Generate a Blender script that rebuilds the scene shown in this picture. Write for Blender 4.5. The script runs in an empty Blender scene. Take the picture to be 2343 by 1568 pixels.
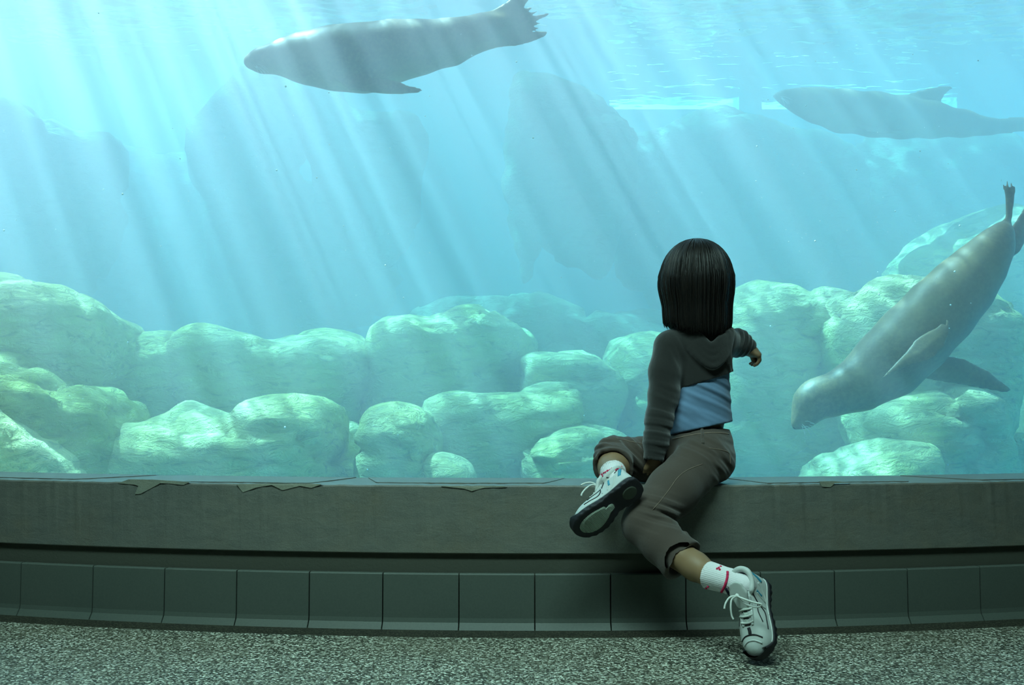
import bpy, bmesh, math, random
import numpy as np
from mathutils import Vector, Matrix, noise as mnoise

random.seed(7); np.random.seed(7)
S = bpy.context.scene
COL = S.collection

# ------------------------------------------------------------------ camera
F = 2400.0; CX, CY = 1171.5, 784.0
YH = 920.0                                   # image row of the eye level
EYE = 0.62
PITCH = math.atan((YH - CY) / F)
cam_d = bpy.data.cameras.new('camera'); cam = bpy.data.objects.new('camera', cam_d); COL.objects.link(cam)
cam_d.sensor_fit = 'HORIZONTAL'; cam_d.sensor_width = 36.0; cam_d.lens = F / 2343 * 36.0
cam_d.clip_start = 0.05; cam_d.clip_end = 200
cam.location = (0, 0, EYE); cam.rotation_euler = (math.pi / 2 + PITCH, 0, 0)
S.camera = cam

def at(x, y, Y):
    """world point seen at pixel (x, y) at depth Y"""
    dx = (x - CX) / F; dy = -(y - CY) / F
    c, s = math.cos(PITCH), math.sin(PITCH)
    d = Vector((dx, c - dy * s, s + dy * c))
    return Vector((0, 0, EYE)) + d * (Y / d.y)

# ------------------------------------------------------------------ light and exposure
SUN_DIR = Vector((-2430, 1608, 5129)).normalized()      # towards the sun, beyond the tank
sun_d = bpy.data.lights.new('sun', 'SUN'); sun_d.energy = 38.0; sun_d.angle = math.radians(0.5)
sun_d.color = (1.0, 0.90, 0.965)
sun = bpy.data.objects.new('sun', sun_d); COL.objects.link(sun)
sun.rotation_euler = SUN_DIR.to_track_quat('Z', 'Y').to_euler(); sun.location = (-4, 8, 12)

world = bpy.data.worlds.new('sky'); S.world = world; world.use_nodes = True
wn = world.node_tree; bg = wn.nodes['Background']
bg.inputs['Color'].default_value = (0.55, 0.78, 1.0, 1); bg.inputs['Strength'].default_value = 0.75

S.view_settings.view_transform = 'Standard'; S.view_settings.look = 'None'
S.view_settings.gamma = 1.0; S.view_settings.use_curve_mapping = False
S.view_settings.exposure = 0.0
S.cycles.use_denoising = True
S.cycles.max_bounces = 7; S.cycles.diffuse_bounces = 2; S.cycles.glossy_bounces = 3
S.cycles.transparent_max_bounces = 14; S.cycles.volume_bounces = 3
S.cycles.use_adaptive_sampling = True; S.cycles.adaptive_threshold = 0.06
S.cycles.sample_clamp_indirect = 4.0

fill_d = bpy.data.lights.new('gallery_fill_light', 'AREA'); fill_d.shape = 'RECTANGLE'  # unseen fill light added to brighten the ledge, floor and child
fill_d.size = 2.4; fill_d.size_y = 0.5; fill_d.energy = 118.0; fill_d.color = (0.60, 1.0, 0.92)
fill_l = bpy.data.objects.new('gallery_fill_light', fill_d)
FILL_POS = Vector((-0.3, 1.25, 2.95))
fill_l.location = FILL_POS; COL.objects.link(fill_l)

# ------------------------------------------------------------------ helpers
def tag(o, label=None, cat=None, group=None, kind=None):
    if label: o['label'] = label
    if cat: o['category'] = cat
    if group: o['group'] = group
    if kind: o['kind'] = kind
    return o

def link(name, me, mat=None, parent=None, smooth=True):
    o = bpy.data.objects.new(name, me); COL.objects.link(o)
    if mat: me.materials.append(mat)
    if smooth:
        me.polygons.foreach_set('use_smooth', [True] * len(me.polygons))
    if parent: o.parent = parent
    return o

def empty(name, loc=(0, 0, 0)):
    o = bpy.data.objects.new(name, None); COL.objects.link(o); o.location = loc; o.empty_display_size = 0.1
    return o

def mesh_of(verts, faces, name='m'):
    me = bpy.data.meshes.new(name); me.from_pydata([tuple(v) for v in verts], [], [tuple(f) for f in faces])
    me.validate(); me.update(); return me

def keep_world(o, parent):
    o.parent = parent; o.matrix_parent_inverse = parent.matrix_basis.inverted()

class NT:
    """tiny node builder"""
    def __init__(s, name):
        s.m = bpy.data.materials.new(name); s.m.use_nodes = True; s.t = s.m.node_tree
        s.t.nodes.clear(); s.out = s.t.nodes.new('ShaderNodeOutputMaterial')
    def n(s, typ, ins=None, **props):
        nd = s.t.nodes.new(typ)
        for k, v in props.items(): setattr(nd, k, v)
        for k, v in (ins or {}).items():
            sock = nd.inputs[k]
            if isinstance(v, bpy.types.NodeSocket): s.t.links.new(v, sock)
            else: sock.default_value = v
        return nd
    def link(s, a, b): s.t.links.new(a, b)
    def math(s, op, a, b=0.0, c=None, clamp=False):
        ins = {0: a, 1: b}
        if c is not None: ins[2] = c
        nd = s.n('ShaderNodeMath', ins, operation=op); nd.use_clamp = clamp
        return nd.outputs[0]
    def ramp(s, fac, stops, interp='LINEAR'):
        nd = s.n('ShaderNodeValToRGB', {'Fac': fac}); cr = nd.color_ramp; cr.interpolation = interp
        while len(cr.elements) > 1: cr.elements.remove(cr.elements[-1])
        for i, (p, c) in enumerate(stops):
            e = cr.elements[0] if i == 0 else cr.elements.new(p)
            e.position = p
            e.color = (c[0], c[1], c[2], 1) if hasattr(c, '__len__') else (c, c, c, 1)
        return nd.outputs['Color']
    def coord(s, kind='Object'): return s.n('ShaderNodeTexCoord').outputs[kind]
    def mapping(s, vec, scale=(1, 1, 1), rot=(0, 0, 0), loc=(0, 0, 0)):
        return s.n('ShaderNodeMapping', {'Vector': vec, 'Scale': scale, 'Rotation': rot, 'Location': loc}).outputs[0]
    def noise(s, vec, scale, detail=4, rough=0.55, dist=0.0):
        return s.n('ShaderNodeTexNoise', {'Vector': vec, 'Scale': scale, 'Detail': detail, 'Roughness': rough, 'Distortion': dist}).outputs['Fac']
    def mix(s, fac, a, b, blend='MIX'):
        nd = s.n('ShaderNodeMix', data_type='RGBA', blend_type=blend)
        for sock, v in ((nd.inputs[0], fac), (nd.inputs[6], a), (nd.inputs[7], b)):
            if isinstance(v, bpy.types.NodeSocket): s.t.links.new(v, sock)
            elif hasattr(v, '__len__'): sock.default_value = (v[0], v[1], v[2], 1)
            else: sock.default_value = v
        return nd.outputs[2]
    def bump(s, h, strength=0.3, dist=0.01):
        return s.n('ShaderNodeBump', {'Height': h, 'Strength': strength, 'Distance': dist}).outputs[0]
    def bsdf(s, color, rough=0.7, normal=None, spec=0.3, **kw):
        ins = {'Roughness': rough, 'Specular IOR Level': spec}
        if isinstance(color, bpy.types.NodeSocket): ins['Base Color'] = color
        else: ins['Base Color'] = (color[0], color[1], color[2], 1)
        if normal is not None: ins['Normal'] = normal
        ins.update(kw)
        b = s.n('ShaderNodeBsdfPrincipled', ins); s.link(b.outputs[0], s.out.inputs['Surface']); return s.m

def flat(name, color, rough=0.7, spec=0.3, bump=0.0, bscale=300):
    t = NT(name); nrm = None
    if bump:
        nrm = t.bump(t.noise(t.coord(), bscale, 3), bump, 0.002)
    return t.bsdf(color, rough, nrm, spec)

# ---------- signed distance modelling on a grid, meshed by surface nets
def grid(lo, hi, cell):
    ax = [np.arange(lo[i], hi[i] + cell, cell, dtype=np.float32) for i in range(3)]
    return np.meshgrid(*ax, indexing='ij'), ax

def surface_nets(D, ax):
    nx, ny, nz = D.shape
    ins = D < 0
    c = np.zeros((nx - 1, ny - 1, nz - 1), np.int8)
    for dx in (0, 1):
        for dy in (0, 1):
            for dz in (0, 1):
                c += ins[dx:nx - 1 + dx, dy:ny - 1 + dy, dz:nz - 1 + dz]
    act = (c > 0) & (c < 8)
    idx = -np.ones(act.shape, np.int64); I, J, K = np.nonzero(act); idx[I, J, K] = np.arange(len(I))
    P = np.zeros((len(I), 3)); W = np.zeros(len(I))
    corners = [(a, b, d) for a in (0, 1) for b in (0, 1) for d in (0, 1)]
    for a in corners:
        for ax_i in range(3):
            if a[ax_i]: continue
            b = list(a); b[ax_i] = 1
            da = D[I + a[0], J + a[1], K + a[2]]; db = D[I + b[0], J + b[1], K + b[2]]
            m = (da < 0) != (db < 0)
            t = np.where(m, da / np.where(m, da - db, 1), 0)
            p = np.stack([I + a[0], J + a[1], K + a[2]], 1).astype(float)
            p[:, ax_i] += t
            P[m] += p[m]; W[m] += 1
    P /= W[:, None]
    h = ax[0][1] - ax[0][0]
    V = P * h + np.array([ax[0][0], ax[1][0], ax[2][0]])
    faces = []
    for a in range(3):
        u, v = [(1, 2), (2, 0), (0, 1)][a]
        sl0 = [slice(None)] * 3; sl1 = [slice(None)] * 3
        sl0[a] = slice(0, -1); sl1[a] = slice(1, None)
        s0 = ins[tuple(sl0)]; s1 = ins[tuple(sl1)]
        cr = s0 != s1
        # interior edges only
        rng = [slice(1, -1)] * 3; rng[a] = slice(None)
        cr2 = cr[tuple(rng)]; A = np.nonzero(cr2)
        e = [A[0].copy(), A[1].copy(), A[2].copy()]
        for k in range(3):
            if k != a: e[k] += 1
        sgn = s0[tuple(rng)][A]
        def cell(du, dv):
            q = [e[0].copy(), e[1].copy(), e[2].copy()]; q[u] -= du; q[v] -= dv
            return idx[q[0], q[1], q[2]]
        q = np.stack([cell(1, 1), cell(0, 1), cell(0, 0), cell(1, 0)], 1)
        q[~sgn] = q[~sgn][:, ::-1]
        faces.append(q)
    Fc = np.concatenate(faces)
    Fc = Fc[(Fc >= 0).all(1)]
    return V, Fc

def net_mesh(fn, lo, hi, cell, name='m', disp=None, smooth_it=1):
    (X, Y, Z), ax = grid(lo, hi, cell)
    D = fn(X, Y, Z)
    V, Fc = surface_nets(D, ax)
    me = bpy.data.meshes.new(name)
    me.vertices.add(len(V)); me.vertices.foreach_set('co', V.ravel())
    me.loops.add(len(Fc) * 4); me.loops.foreach_set('vertex_index', Fc.ravel().astype(np.int32))
    me.polygons.add(len(Fc)); me.polygons.foreach_set('loop_start', np.arange(0, len(Fc) * 4, 4, dtype=np.int32))
    me.update(calc_edges=True); me.validate()
    for _ in range(smooth_it): relax(me, 0.5)
    if disp is not None:
        n = len(me.vertices); co = np.zeros(n * 3); no = np.zeros(n * 3)
        me.vertices.foreach_get('co', co); me.vertices.foreach_get('normal', no)
        co = co.reshape(-1, 3); no = no.reshape(-1, 3)
        co += no * disp(co, no)[:, None]
        me.vertices.foreach_set('co', co.ravel()); me.update()
    return me

def relax(me, f):
    n = len(me.vertices); co = np.zeros(n * 3); me.vertices.foreach_get('co', co); co = co.reshape(-1, 3)
    ed = np.zeros(len(me.edges) * 2, np.int32); me.edges.foreach_get('vertices', ed); ed = ed.reshape(-1, 2)
    acc = np.zeros_like(co); cnt = np.zeros(n)
    np.add.at(acc, ed[:, 0], co[ed[:, 1]]); np.add.at(acc, ed[:, 1], co[ed[:, 0]])
    np.add.at(cnt, ed[:, 0], 1); np.add.at(cnt, ed[:, 1], 1)
    cnt[cnt == 0] = 1
    co = co * (1 - f) + acc / cnt[:, None] * f
    me.vertices.foreach_set('co', co.ravel()); me.update()

def smin(a, b, k):
    if k <= 0: return np.minimum(a, b)
    h = np.clip(0.5 + 0.5 * (b - a) / k, 0, 1)
    return b * (1 - h) + a * h - k * h * (1 - h)
def smax(a, b, k): return -smin(-a, -b, k)

def cone(X, Y, Z, a, b, ra, rb):
    """tapered capsule"""
    ab = Vector(b) - Vector(a); L2 = max(ab.length_squared, 1e-9)
    px, py, pz = X - a[0], Y - a[1], Z - a[2]
    t = np.clip((px * ab.x + py * ab.y + pz * ab.z) / L2, 0, 1)
    return np.sqrt((px - t * ab.x) ** 2 + (py - t * ab.y) ** 2 + (pz - t * ab.z) ** 2) - (ra + (rb - ra) * t)

def ell(X, Y, Z, c, r, M=None):
    px, py, pz = X - c[0], Y - c[1], Z - c[2]
    if M is not None:
        M = M.to_3x3().inverted()
        px, py, pz = (M[0][0] * px + M[0][1] * py + M[0][2] * pz, M[1][0] * px + M[1][1] * py + M[1][2] * pz,
                      M[2][0] * px + M[2][1] * py + M[2][2] * pz)
    k0 = np.sqrt((px / r[0]) ** 2 + (py / r[1]) ** 2 + (pz / r[2]) ** 2)
    k1 = np.sqrt((px / r[0] ** 2) ** 2 + (py / r[1] ** 2) ** 2 + (pz / r[2] ** 2) ** 2)
    return k0 * (k0 - 1) / np.maximum(k1, 1e-6)

class Field:
    """distance field where every primitive only touches its own neighbourhood"""
    def __init__(s, lo, hi, cell):
        s.lo = np.array(lo, float); s.cell = cell
        s.ax = [np.arange(lo[i], hi[i] + cell, cell, dtype=np.float32) for i in range(3)]
        s.D = np.full([len(a) for a in s.ax], 0.5, np.float32)
    def sub(s, lo, hi):
        sl = []
        for i in range(3):
            a = int(max(0, math.floor((lo[i] - s.lo[i]) / s.cell))); b = int(min(len(s.ax[i]), math.ceil((hi[i] - s.lo[i]) / s.cell) + 1))
            if b <= a: return None, None
            sl.append(slice(a, b))
        return tuple(sl), np.meshgrid(s.ax[0][sl[0]], s.ax[1][sl[1]], s.ax[2][sl[2]], indexing='ij')
    def put(s, lo, hi, fn, k=0.0, cut=False):
        m = 0.02 + k
        sl, g = s.sub([v - m for v in lo], [v + m for v in hi])
        if sl is None: return
        d = fn(*g)
        s.D[sl] = smax(s.D[sl], -d, k) if cut else smin(s.D[sl], d, k)
    def cone(s, a, b, ra, rb, k=0.01, cut=False):
        r = max(ra, rb); lo = [min(a[i], b[i]) - r for i in range(3)]; hi = [max(a[i], b[i]) + r for i in range(3)]
        s.put(lo, hi, lambda X, Y, Z: cone(X, Y, Z, a, b, ra, rb), k, cut)
    def chain(s, pts, k=0.01, cut=False):
        for (a, ra), (b, rb) in zip(pts[:-1], pts[1:]): s.cone(a, b, ra, rb, k, cut)
    def ell(s, c, r, k=0.02, M=None, cut=False):
        m = max(r) if M is not None else 0
        lo = [c[i] - (m or r[i]) for i in range(3)]; hi = [c[i] + (m or r[i]) for i in range(3)]
        s.put(lo, hi, lambda X, Y, Z: ell(X, Y, Z, c, r, M), k, cut)
    def half(s, p, n, k=0.0, lo=None, hi=None):
        """remove everything on the side of plane (p, n) that n points to"""
        n = Vector(n).normalized()
        lo = lo if lo is not None else s.lo; hi = hi if hi is not None else [a[-1] for a in s.ax]
        sl, g = s.sub(lo, hi)
        d = (g[0] - p[0]) * n.x + (g[1] - p[1]) * n.y + (g[2] - p[2]) * n.z
        s.D[sl] = smax(s.D[sl], d, k)
    def mesh(s, disp=None, smooth_it=1, name='m'):
        V, Fc = surface_nets(s.D, s.ax)
        me = bpy.data.meshes.new(name)
        me.vertices.add(len(V)); me.vertices.foreach_set('co', V.ravel())
        me.loops.add(len(Fc) * 4); me.loops.foreach_set('vertex_index', Fc.ravel().astype(np.int32))
        me.polygons.add(len(Fc)); me.polygons.foreach_set('loop_start', np.arange(0, len(Fc) * 4, 4, dtype=np.int32))
        me.update(calc_edges=True); me.validate()
        for _ in range(smooth_it): relax(me, 0.5)
        if disp is not None: displace(me, disp)
        return me

def displace(me, disp):
    n = len(me.vertices); co = np.zeros(n * 3); no = np.zeros(n * 3)
    me.vertices.foreach_get('co', co); me.vertices.foreach_get('normal', no)
    co = co.reshape(-1, 3); no = no.reshape(-1, 3)
    co += no * disp(co, no)[:, None]
    me.vertices.foreach_set('co', co.ravel()); me.update()

def poly2(U, V, pts):
    """signed distance to a 2-D polygon"""
    d = np.full(U.shape, 1e9, np.float32); s = np.ones(U.shape, np.float32)
    n = len(pts)
    for i in range(n):
        ax_, ay = pts[i]; bx, by = pts[i - 1]
        ex, ey = bx - ax_, by - ay; wx, wy = U - ax_, V - ay
        t = np.clip((wx * ex + wy * ey) / (ex * ex + ey * ey + 1e-12), 0, 1)
        d = np.minimum(d, (wx - ex * t) ** 2 + (wy - ey * t) ** 2)
        c1 = V >= ay; c2 = V < by; c3 = ex * wy > ey * wx
        flip = (c1 & c2 & c3) | (~c1 & ~c2 & ~c3)
        s = np.where(flip, -s, s)
    return s * np.sqrt(d)

def local(X, Y, Z, M):
    Mi = M.inverted()
    return tuple(Mi[i][0] * X + Mi[i][1] * Y + Mi[i][2] * Z + Mi[i][3] for i in range(3))

def frame(o, xdir, updir):
    x = Vector(xdir).normalized(); z = Vector(updir); z = (z - x * z.dot(x)).normalized(); y = z.cross(x)
    M = Matrix((x, y, z)).transposed().to_4x4(); M.translation = Vector(o); return M

def fnoise(co, scale, octaves=4, seed=0.0, gain=0.5):
    """fractal value from sums of warped sines - quick and smooth"""
    rs = np.random.RandomState(int(seed * 97 + 3))
    p = co * scale; out = np.zeros(len(co)); amp = 1.0; tot = 0
    for o in range(octaves):
        R = np.linalg.qr(rs.randn(3, 3))[0]; q = p @ R.T + rs.rand(3) * 20
        w = q + 0.7 * np.sin(q[:, [1, 2, 0]] * 1.3 + rs.rand(3) * 6)
        out += amp * (np.sin(w[:, 0]) * np.sin(w[:, 1] * 1.07 + 1) + np.sin(w[:, 1] * .93) * np.sin(w[:, 2] + 2) + np.sin(w[:, 2] * 1.1) * np.sin(w[:, 0] * .9)) / 1.7
        tot += amp; amp *= gain; p = p * 2.03
    return out / tot

def tube(points, radius, seg=8, closed=False, flatten=None):
    """swept tube; radius scalar or list; returns (verts, faces)"""
    pts = [Vector(p) for p in points]; n = len(pts); vs = []; fs = []
    rr = radius if hasattr(radius, '__len__') else [radius] * n
    prev = None
    for i, p in enumerate(pts):
        if closed: t = (pts[(i + 1) % n] - pts[i - 1]).normalized()
        else: t = (pts[min(i + 1, n - 1)] - pts[max(i - 1, 0)]).normalized()
        if prev is None:
            u = t.orthogonal().normalized() if flatten is None else (Vector(flatten) - t * t.dot(Vector(flatten))).normalized()
        else:
            u = (prev - t * prev.dot(t)).normalized() if flatten is None else (Vector(flatten) - t * t.dot(Vector(flatten))).normalized()
        prev = u; v = t.cross(u)
        for k in range(seg):
            a = 2 * math.pi * k / seg
            fl = 0.35 if flatten is not None else 1.0
            vs.append(p + u * math.cos(a) * rr[i] * fl + v * math.sin(a) * rr[i])
    m = n if closed else n - 1
    for i in range(m):
        for k in range(seg):
            a = i * seg + k; b = i * seg + (k + 1) % seg; j = (i + 1) % n
            fs.append((a, b, j * seg + (k + 1) % seg, j * seg + k))
    if not closed:
        fs.append(tuple(range(seg))[::-1]); fs.append(tuple((n - 1) * seg + k for k in range(seg)))
    return vs, fs

def catmull(pts, sub=6, closed=False):
    P = [Vector(p) for p in pts]; n = len(P); out = []
    rng = n if closed else n - 1
    for i in range(rng):
        if closed: p0, p1, p2, p3 = P[i - 1], P[i], P[(i + 1) % n], P[(i + 2) % n]
        else: p0, p1, p2, p3 = P[max(i - 1, 0)], P[i], P[i + 1], P[min(i + 2, n - 1)]
        for k in range(sub):
            t = k / sub
            out.append(0.5 * ((2 * p1) + (p2 - p0) * t + (2 * p0 - 5 * p1 + 4 * p2 - p3) * t * t + (3 * p1 - p0 - 3 * p2 + p3) * t ** 3))
    if not closed: out.append(P[-1])
    return out
# ================================================================== the setting
D0 = 2.91                     # nearest point of the ledge front
XA = 0.10                     # where the curved ledge comes nearest
KC = 0.062 * D0 / 1.45 ** 2   # curvature of the ledge in plan
def front(x): return D0 + KC * (x - XA) ** 2 if abs(x - XA) < 1.9 else D0 + KC * 1.9 ** 2 + 2 * KC * 1.9 * (abs(x - XA) - 1.9)
LEDGE_T = 0.39; LEDGE_B = 0.202; TILE_T = 0.150; DEPTH = 0.27
SURF = 3.80; FAR = 11.0; TX0, TX1 = -6.2, 6.6; TANK_B = -1.6
XW = 3.1                      # half width of the gallery

# ---- materials
def slate(name, base, rough=0.42):
    t = NT(name); co = t.coord()
    big = t.noise(t.mapping(co, (1, 1, 1.6)), 2.2, 5, 0.6)
    mid = t.noise(t.mapping(co, (1, 1, 2.2)), 18, 6, 0.62, 0.4)
    fine = t.noise(co, 260, 3, 0.7)
    c = t.mix(t.ramp(big, [(0.3, 0), (0.7, 1)]), base, (base[0] * 1.35, base[1] * 1.25, base[2] * 1.1))
    tint = t.noise(t.mapping(co, (1, 1, 1), loc=(4, 2, 9)), 5.5, 3, 0.6)
    c = t.mix(t.ramp(tint, [(0.45, 0), (0.75, 0.7)]), c, (base[0] * 1.25, base[1] * 1.0, base[2] * 0.72))
    c = t.mix(t.ramp(mid, [(0.35, 0), (0.75, 0.55)]), c, (base[0] * 0.62, base[1] * 0.66, base[2] * 0.68))
    c = t.mix(t.ramp(fine, [(0.4, 0), (0.75, 0.35)]), c, (base[0] * 1.9, base[1] * 1.9, base[2] * 1.8))
    h = t.math('ADD', t.math('MULTIPLY', mid, 0.7), t.math('MULTIPLY', fine, 0.25))
    return t.bsdf(c, rough, t.bump(h, 0.35, 0.01), 0.5)
M_slate = slate('slate', (0.115, 0.125, 0.115))
M_slate_light = slate('slate_pale_flake', (0.20, 0.22, 0.185))
M_mortar = flat('dark_mortar', (0.065, 0.070, 0.055), 0.9, 0.2, 0.4, 120)

def m_tile():
    t = NT('grey_green_tile'); co = t.coord()
    big = t.noise(co, 3.0, 3); fine = t.noise(co, 180, 3, 0.7)
    c = t.mix(big, (0.072, 0.092, 0.080), (0.092, 0.108, 0.090))
    c = t.mix(t.ramp(fine, [(0.35, 0.0), (0.8, 0.35)]), c, (0.045, 0.055, 0.05))
    return t.bsdf(c, 0.55, t.bump(fine, 0.08, 0.002), 0.4)
M_tile = m_tile()

def m_floor():
    t = NT('speckled_terrazzo'); co = t.coord()
    v = t.n('ShaderNodeTexVoronoi', {'Vector': co, 'Scale': 205.0}).outputs['Color']
    sep = t.n('ShaderNodeSeparateColor', {0: v}).outputs[0]
    c = t.ramp(sep, [(0.0, (0.02, 0.025, 0.02)), (0.30, (0.05, 0.055, 0.04)), (0.48, (0.17, 0.18, 0.14)),
                     (0.7, (0.30, 0.32, 0.26)), (0.88, (0.60, 0.63, 0.54))], 'CONSTANT')
    big = t.noise(co, 2.5, 4)
    c = t.mix(t.ramp(big, [(0.35, 0.0), (0.7, 0.35)]), c, (0.13, 0.12, 0.08))
    return t.bsdf(c, 0.6, t.bump(sep, 0.1, 0.002), 0.3)
M_floor = m_floor()
def m_shade_band():  # terrazzo colour darkened to paint in the shadow below the ledge
    t = NT('shade_band_terrazzo'); co = t.coord()
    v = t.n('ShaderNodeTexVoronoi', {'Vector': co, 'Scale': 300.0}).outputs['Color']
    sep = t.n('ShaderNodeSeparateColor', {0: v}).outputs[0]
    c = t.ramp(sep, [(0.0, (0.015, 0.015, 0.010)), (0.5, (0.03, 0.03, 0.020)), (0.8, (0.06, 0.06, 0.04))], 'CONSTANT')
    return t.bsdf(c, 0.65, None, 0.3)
M_shade_band = m_shade_band()
M_wall = flat('dark_plaster', (0.045, 0.05, 0.055), 0.9, 0.2, 0.3, 60)
M_tank = flat('pool_paint', (0.20, 0.50, 0.60), 0.9, 0.1, 0.3, 10)

# ---- sweep a profile along the curved plan
XS = np.linspace(-XW, XW, 125)
def nrm_at(x):
    e = 1e-3; s = (front(x + e) - front(x - e)) / (2 * e)
    v = Vector((s, -1, 0)).normalized(); return v         # outwards, towards the gallery
def sweep(profile, xs, jitter=None):
    """profile: list of (offset towards the gallery, z), closed"""
    vs = []; fs = []; n = len(profile)
    for i, x in enumerate(xs):
        nv = nrm_at(x)
        for k, (o, z) in enumerate(profile):
            jo, jz = jitter(x, k) if jitter else (0, 0)
            p = Vector((x, front(x), 0)) + nv * (o + jo); vs.append((p.x, p.y, z + jz))
    for i in range(len(xs) - 1):
        for k in range(n):
            a = i * n + k; b = i * n + (k + 1) % n
            fs.append((a, b, b + n, a + n))
    fs.append(tuple(range(n))); fs.append(tuple((len(xs) - 1) * n + k for k in range(n))[::-1])
    return vs, fs

def add_struct(name, me, mat, smooth=False):
    o = link(name, me, mat, smooth=smooth); o['kind'] = 'structure'; return o
def box_mesh(lo, hi):
    (x0, y0, z0), (x1, y1, z1) = lo, hi
    v = [(x0, y0, z0), (x1, y0, z0), (x1, y1, z0), (x0, y1, z0), (x0, y0, z1), (x1, y0, z1), (x1, y1, z1), (x0, y1, z1)]
    return mesh_of(v, [(0, 3, 2, 1), (4, 5, 6, 7), (0, 1, 5, 4), (1, 2, 6, 5), (2, 3, 7, 6), (3, 0, 4, 7)])

rs = np.random.RandomState(4)
edge_tab = rs.rand(400) * 0.0022
def jit(x, k):
    j = edge_tab[int((x + XW) / (2 * XW) * 399)]
    if k in (1, 2): return (-j, -j * 0.8)
    return (0, 0)
xs_f = np.linspace(-XW, XW, 420)
v, f = sweep([(-DEPTH, LEDGE_T), (-0.004, LEDGE_T), (0.0, LEDGE_T - 0.004), (0.0, LEDGE_B + 0.003), (-0.003, LEDGE_B), (-DEPTH, LEDGE_B)], xs_f, jit)
ledge = link('ledge', mesh_of(v, f), M_slate, smooth=False)
tag(ledge, 'long curved grey slate ledge slab running below the tank window', 'ledge')

# the recessed mortar band, the backing under the slab
v, f = sweep([(-0.012, LEDGE_B), (-0.012, TILE_T - 0.004), (-0.10, TILE_T - 0.004), (-0.10, LEDGE_B)], XS)
add_struct('trim_1', mesh_of(v, f), M_mortar)
v, f = sweep([(-0.006, TILE_T - 0.004), (-0.006, 0.0), (-0.22, 0.0), (-0.22, LEDGE_B), (-0.10, LEDGE_B), (-0.10, TILE_T - 0.004)], XS)
add_struct('wall_front', mesh_of(v, f), M_mortar)

# baseboard tiles: their joints as measured
joints = [-270, -105, 62, 225, 387, 550, 714, 880, 1052, 1223, 1394, 1564, 1733, 1900, 2065, 2229, 2393, 2560]
TILE_OFF = 0.012
def x_on_wall(px):
    x = (px - CX) / F * D0
    for _ in range(12): x = (px - CX) / F * (front(x) - TILE_OFF)
    return x
jx = [x_on_wall(p) for p in joints]
for i in range(len(jx) - 1):
    a, b = jx[i] + 0.0018, jx[i + 1] - 0.0018
    xs = np.linspace(a, b, 7); o = TILE_OFF
    prof = [(-0.006, TILE_T), (o - 0.003, TILE_T), (o, TILE_T - 0.003), (o, 0.030), (o + 0.002, 0.018), (o + 0.010, 0.006), (o + 0.014, 0.0), (-0.006, 0.0)]
    v, f = sweep(prof, xs)
    t_ = link('skirting_tile', mesh_of(v, f), M_tile, smooth=False)
    side = ['far left edge', 'left', 'left', 'left', 'left', 'left'][0]
    tag(t_, group='skirting tiles under the ledge', cat='tile')
    seen = [k for k in range(len(jx) - 1) if joints[k + 1] > 0 and joints[k] < 2343]
    if i in seen:
        n_ = seen.index(i)
        words = ['cut off by the left frame edge', 'second from the left frame edge', 'third from the left frame edge', 'fourth from the left frame edge',
                 'fifth from the left frame edge', 'sixth from the left frame edge', 'seventh from the left frame edge', 'eighth from the left frame edge',
                 'below the crossed shoe, just left of the hanging trouser leg', 'behind the lower trouser hem of the hanging leg',
                 'behind the white sock and shoe on the floor', 'just right of the white shoe on the floor', 'third from the right frame edge', 'second from the right frame edge', 'cut off by the right frame edge']
        t_['label'] = 'grey-green skirting tile ' + words[min(n_, 14)]
    else:
        t_['label'] = 'grey-green skirting tile beyond the ' + ('left' if i < 5 else 'right') + ' edge of the view'

# chipped pale flakes on the slab face and top (thin layers of slate)
def flake(pxs, Ztop=True):
    pts = [(x, y) for x, y in pxs]
    vs = []
    for x, y in pts:
        X = (x - CX) / F * D0
        for _ in range(10): X = (x - CX) / F * (front(X))
        Z = at(x, y, front(X)).z; vs.append((X, Z))
    fr = []; bk = []
    for X, Z in vs:
        nv = nrm_at(X); p = Vector((X, front(X), 0))
        a = p + nv * 0.0012; b = p - nv * 0.004; fr.append((a.x, a.y, Z)); bk.append((b.x, b.y, Z))
    n = len(vs); V = fr + bk
    Fs = [tuple(range(n))[::-1], tuple(range(n, 2 * n))] + [(i, (i + 1) % n, (i + 1) % n + n, i + n) for i in range(n)]
    bm = bmesh.new(); bm.from_mesh(mesh_of(V, Fs)); bmesh.ops.recalc_face_normals(bm, faces=bm.faces)
    me = bpy.data.meshes.new('flake'); bm.to_mesh(me); bm.free(); return me
for pts in ([(275, 1106), (312, 1109), (322, 1112), (315, 1131), (328, 1130), (352, 1117), (372, 1106), (395, 1107), (425, 1110), (440, 1103), (360, 1098), (300, 1097)],
            [(545, 1108), (560, 1127), (590, 1116), (625, 1110), (650, 1122), (690, 1112), (715, 1117), (740, 1108), (650, 1106)],
            [(1870, 1102), (1876, 1114), (1896, 1115), (1905, 1106), (1940, 1104), (1900, 1101)],
            [(1010, 1113), (1060, 1118), (1080, 1124), (1110, 1116), (1160, 1115), (1150, 1112)]):
    fl = link('slate_flake', flake(pts), M_slate_light, ledge, smooth=False)
    fl['label'] = 'paler chipped layer of slate'
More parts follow.
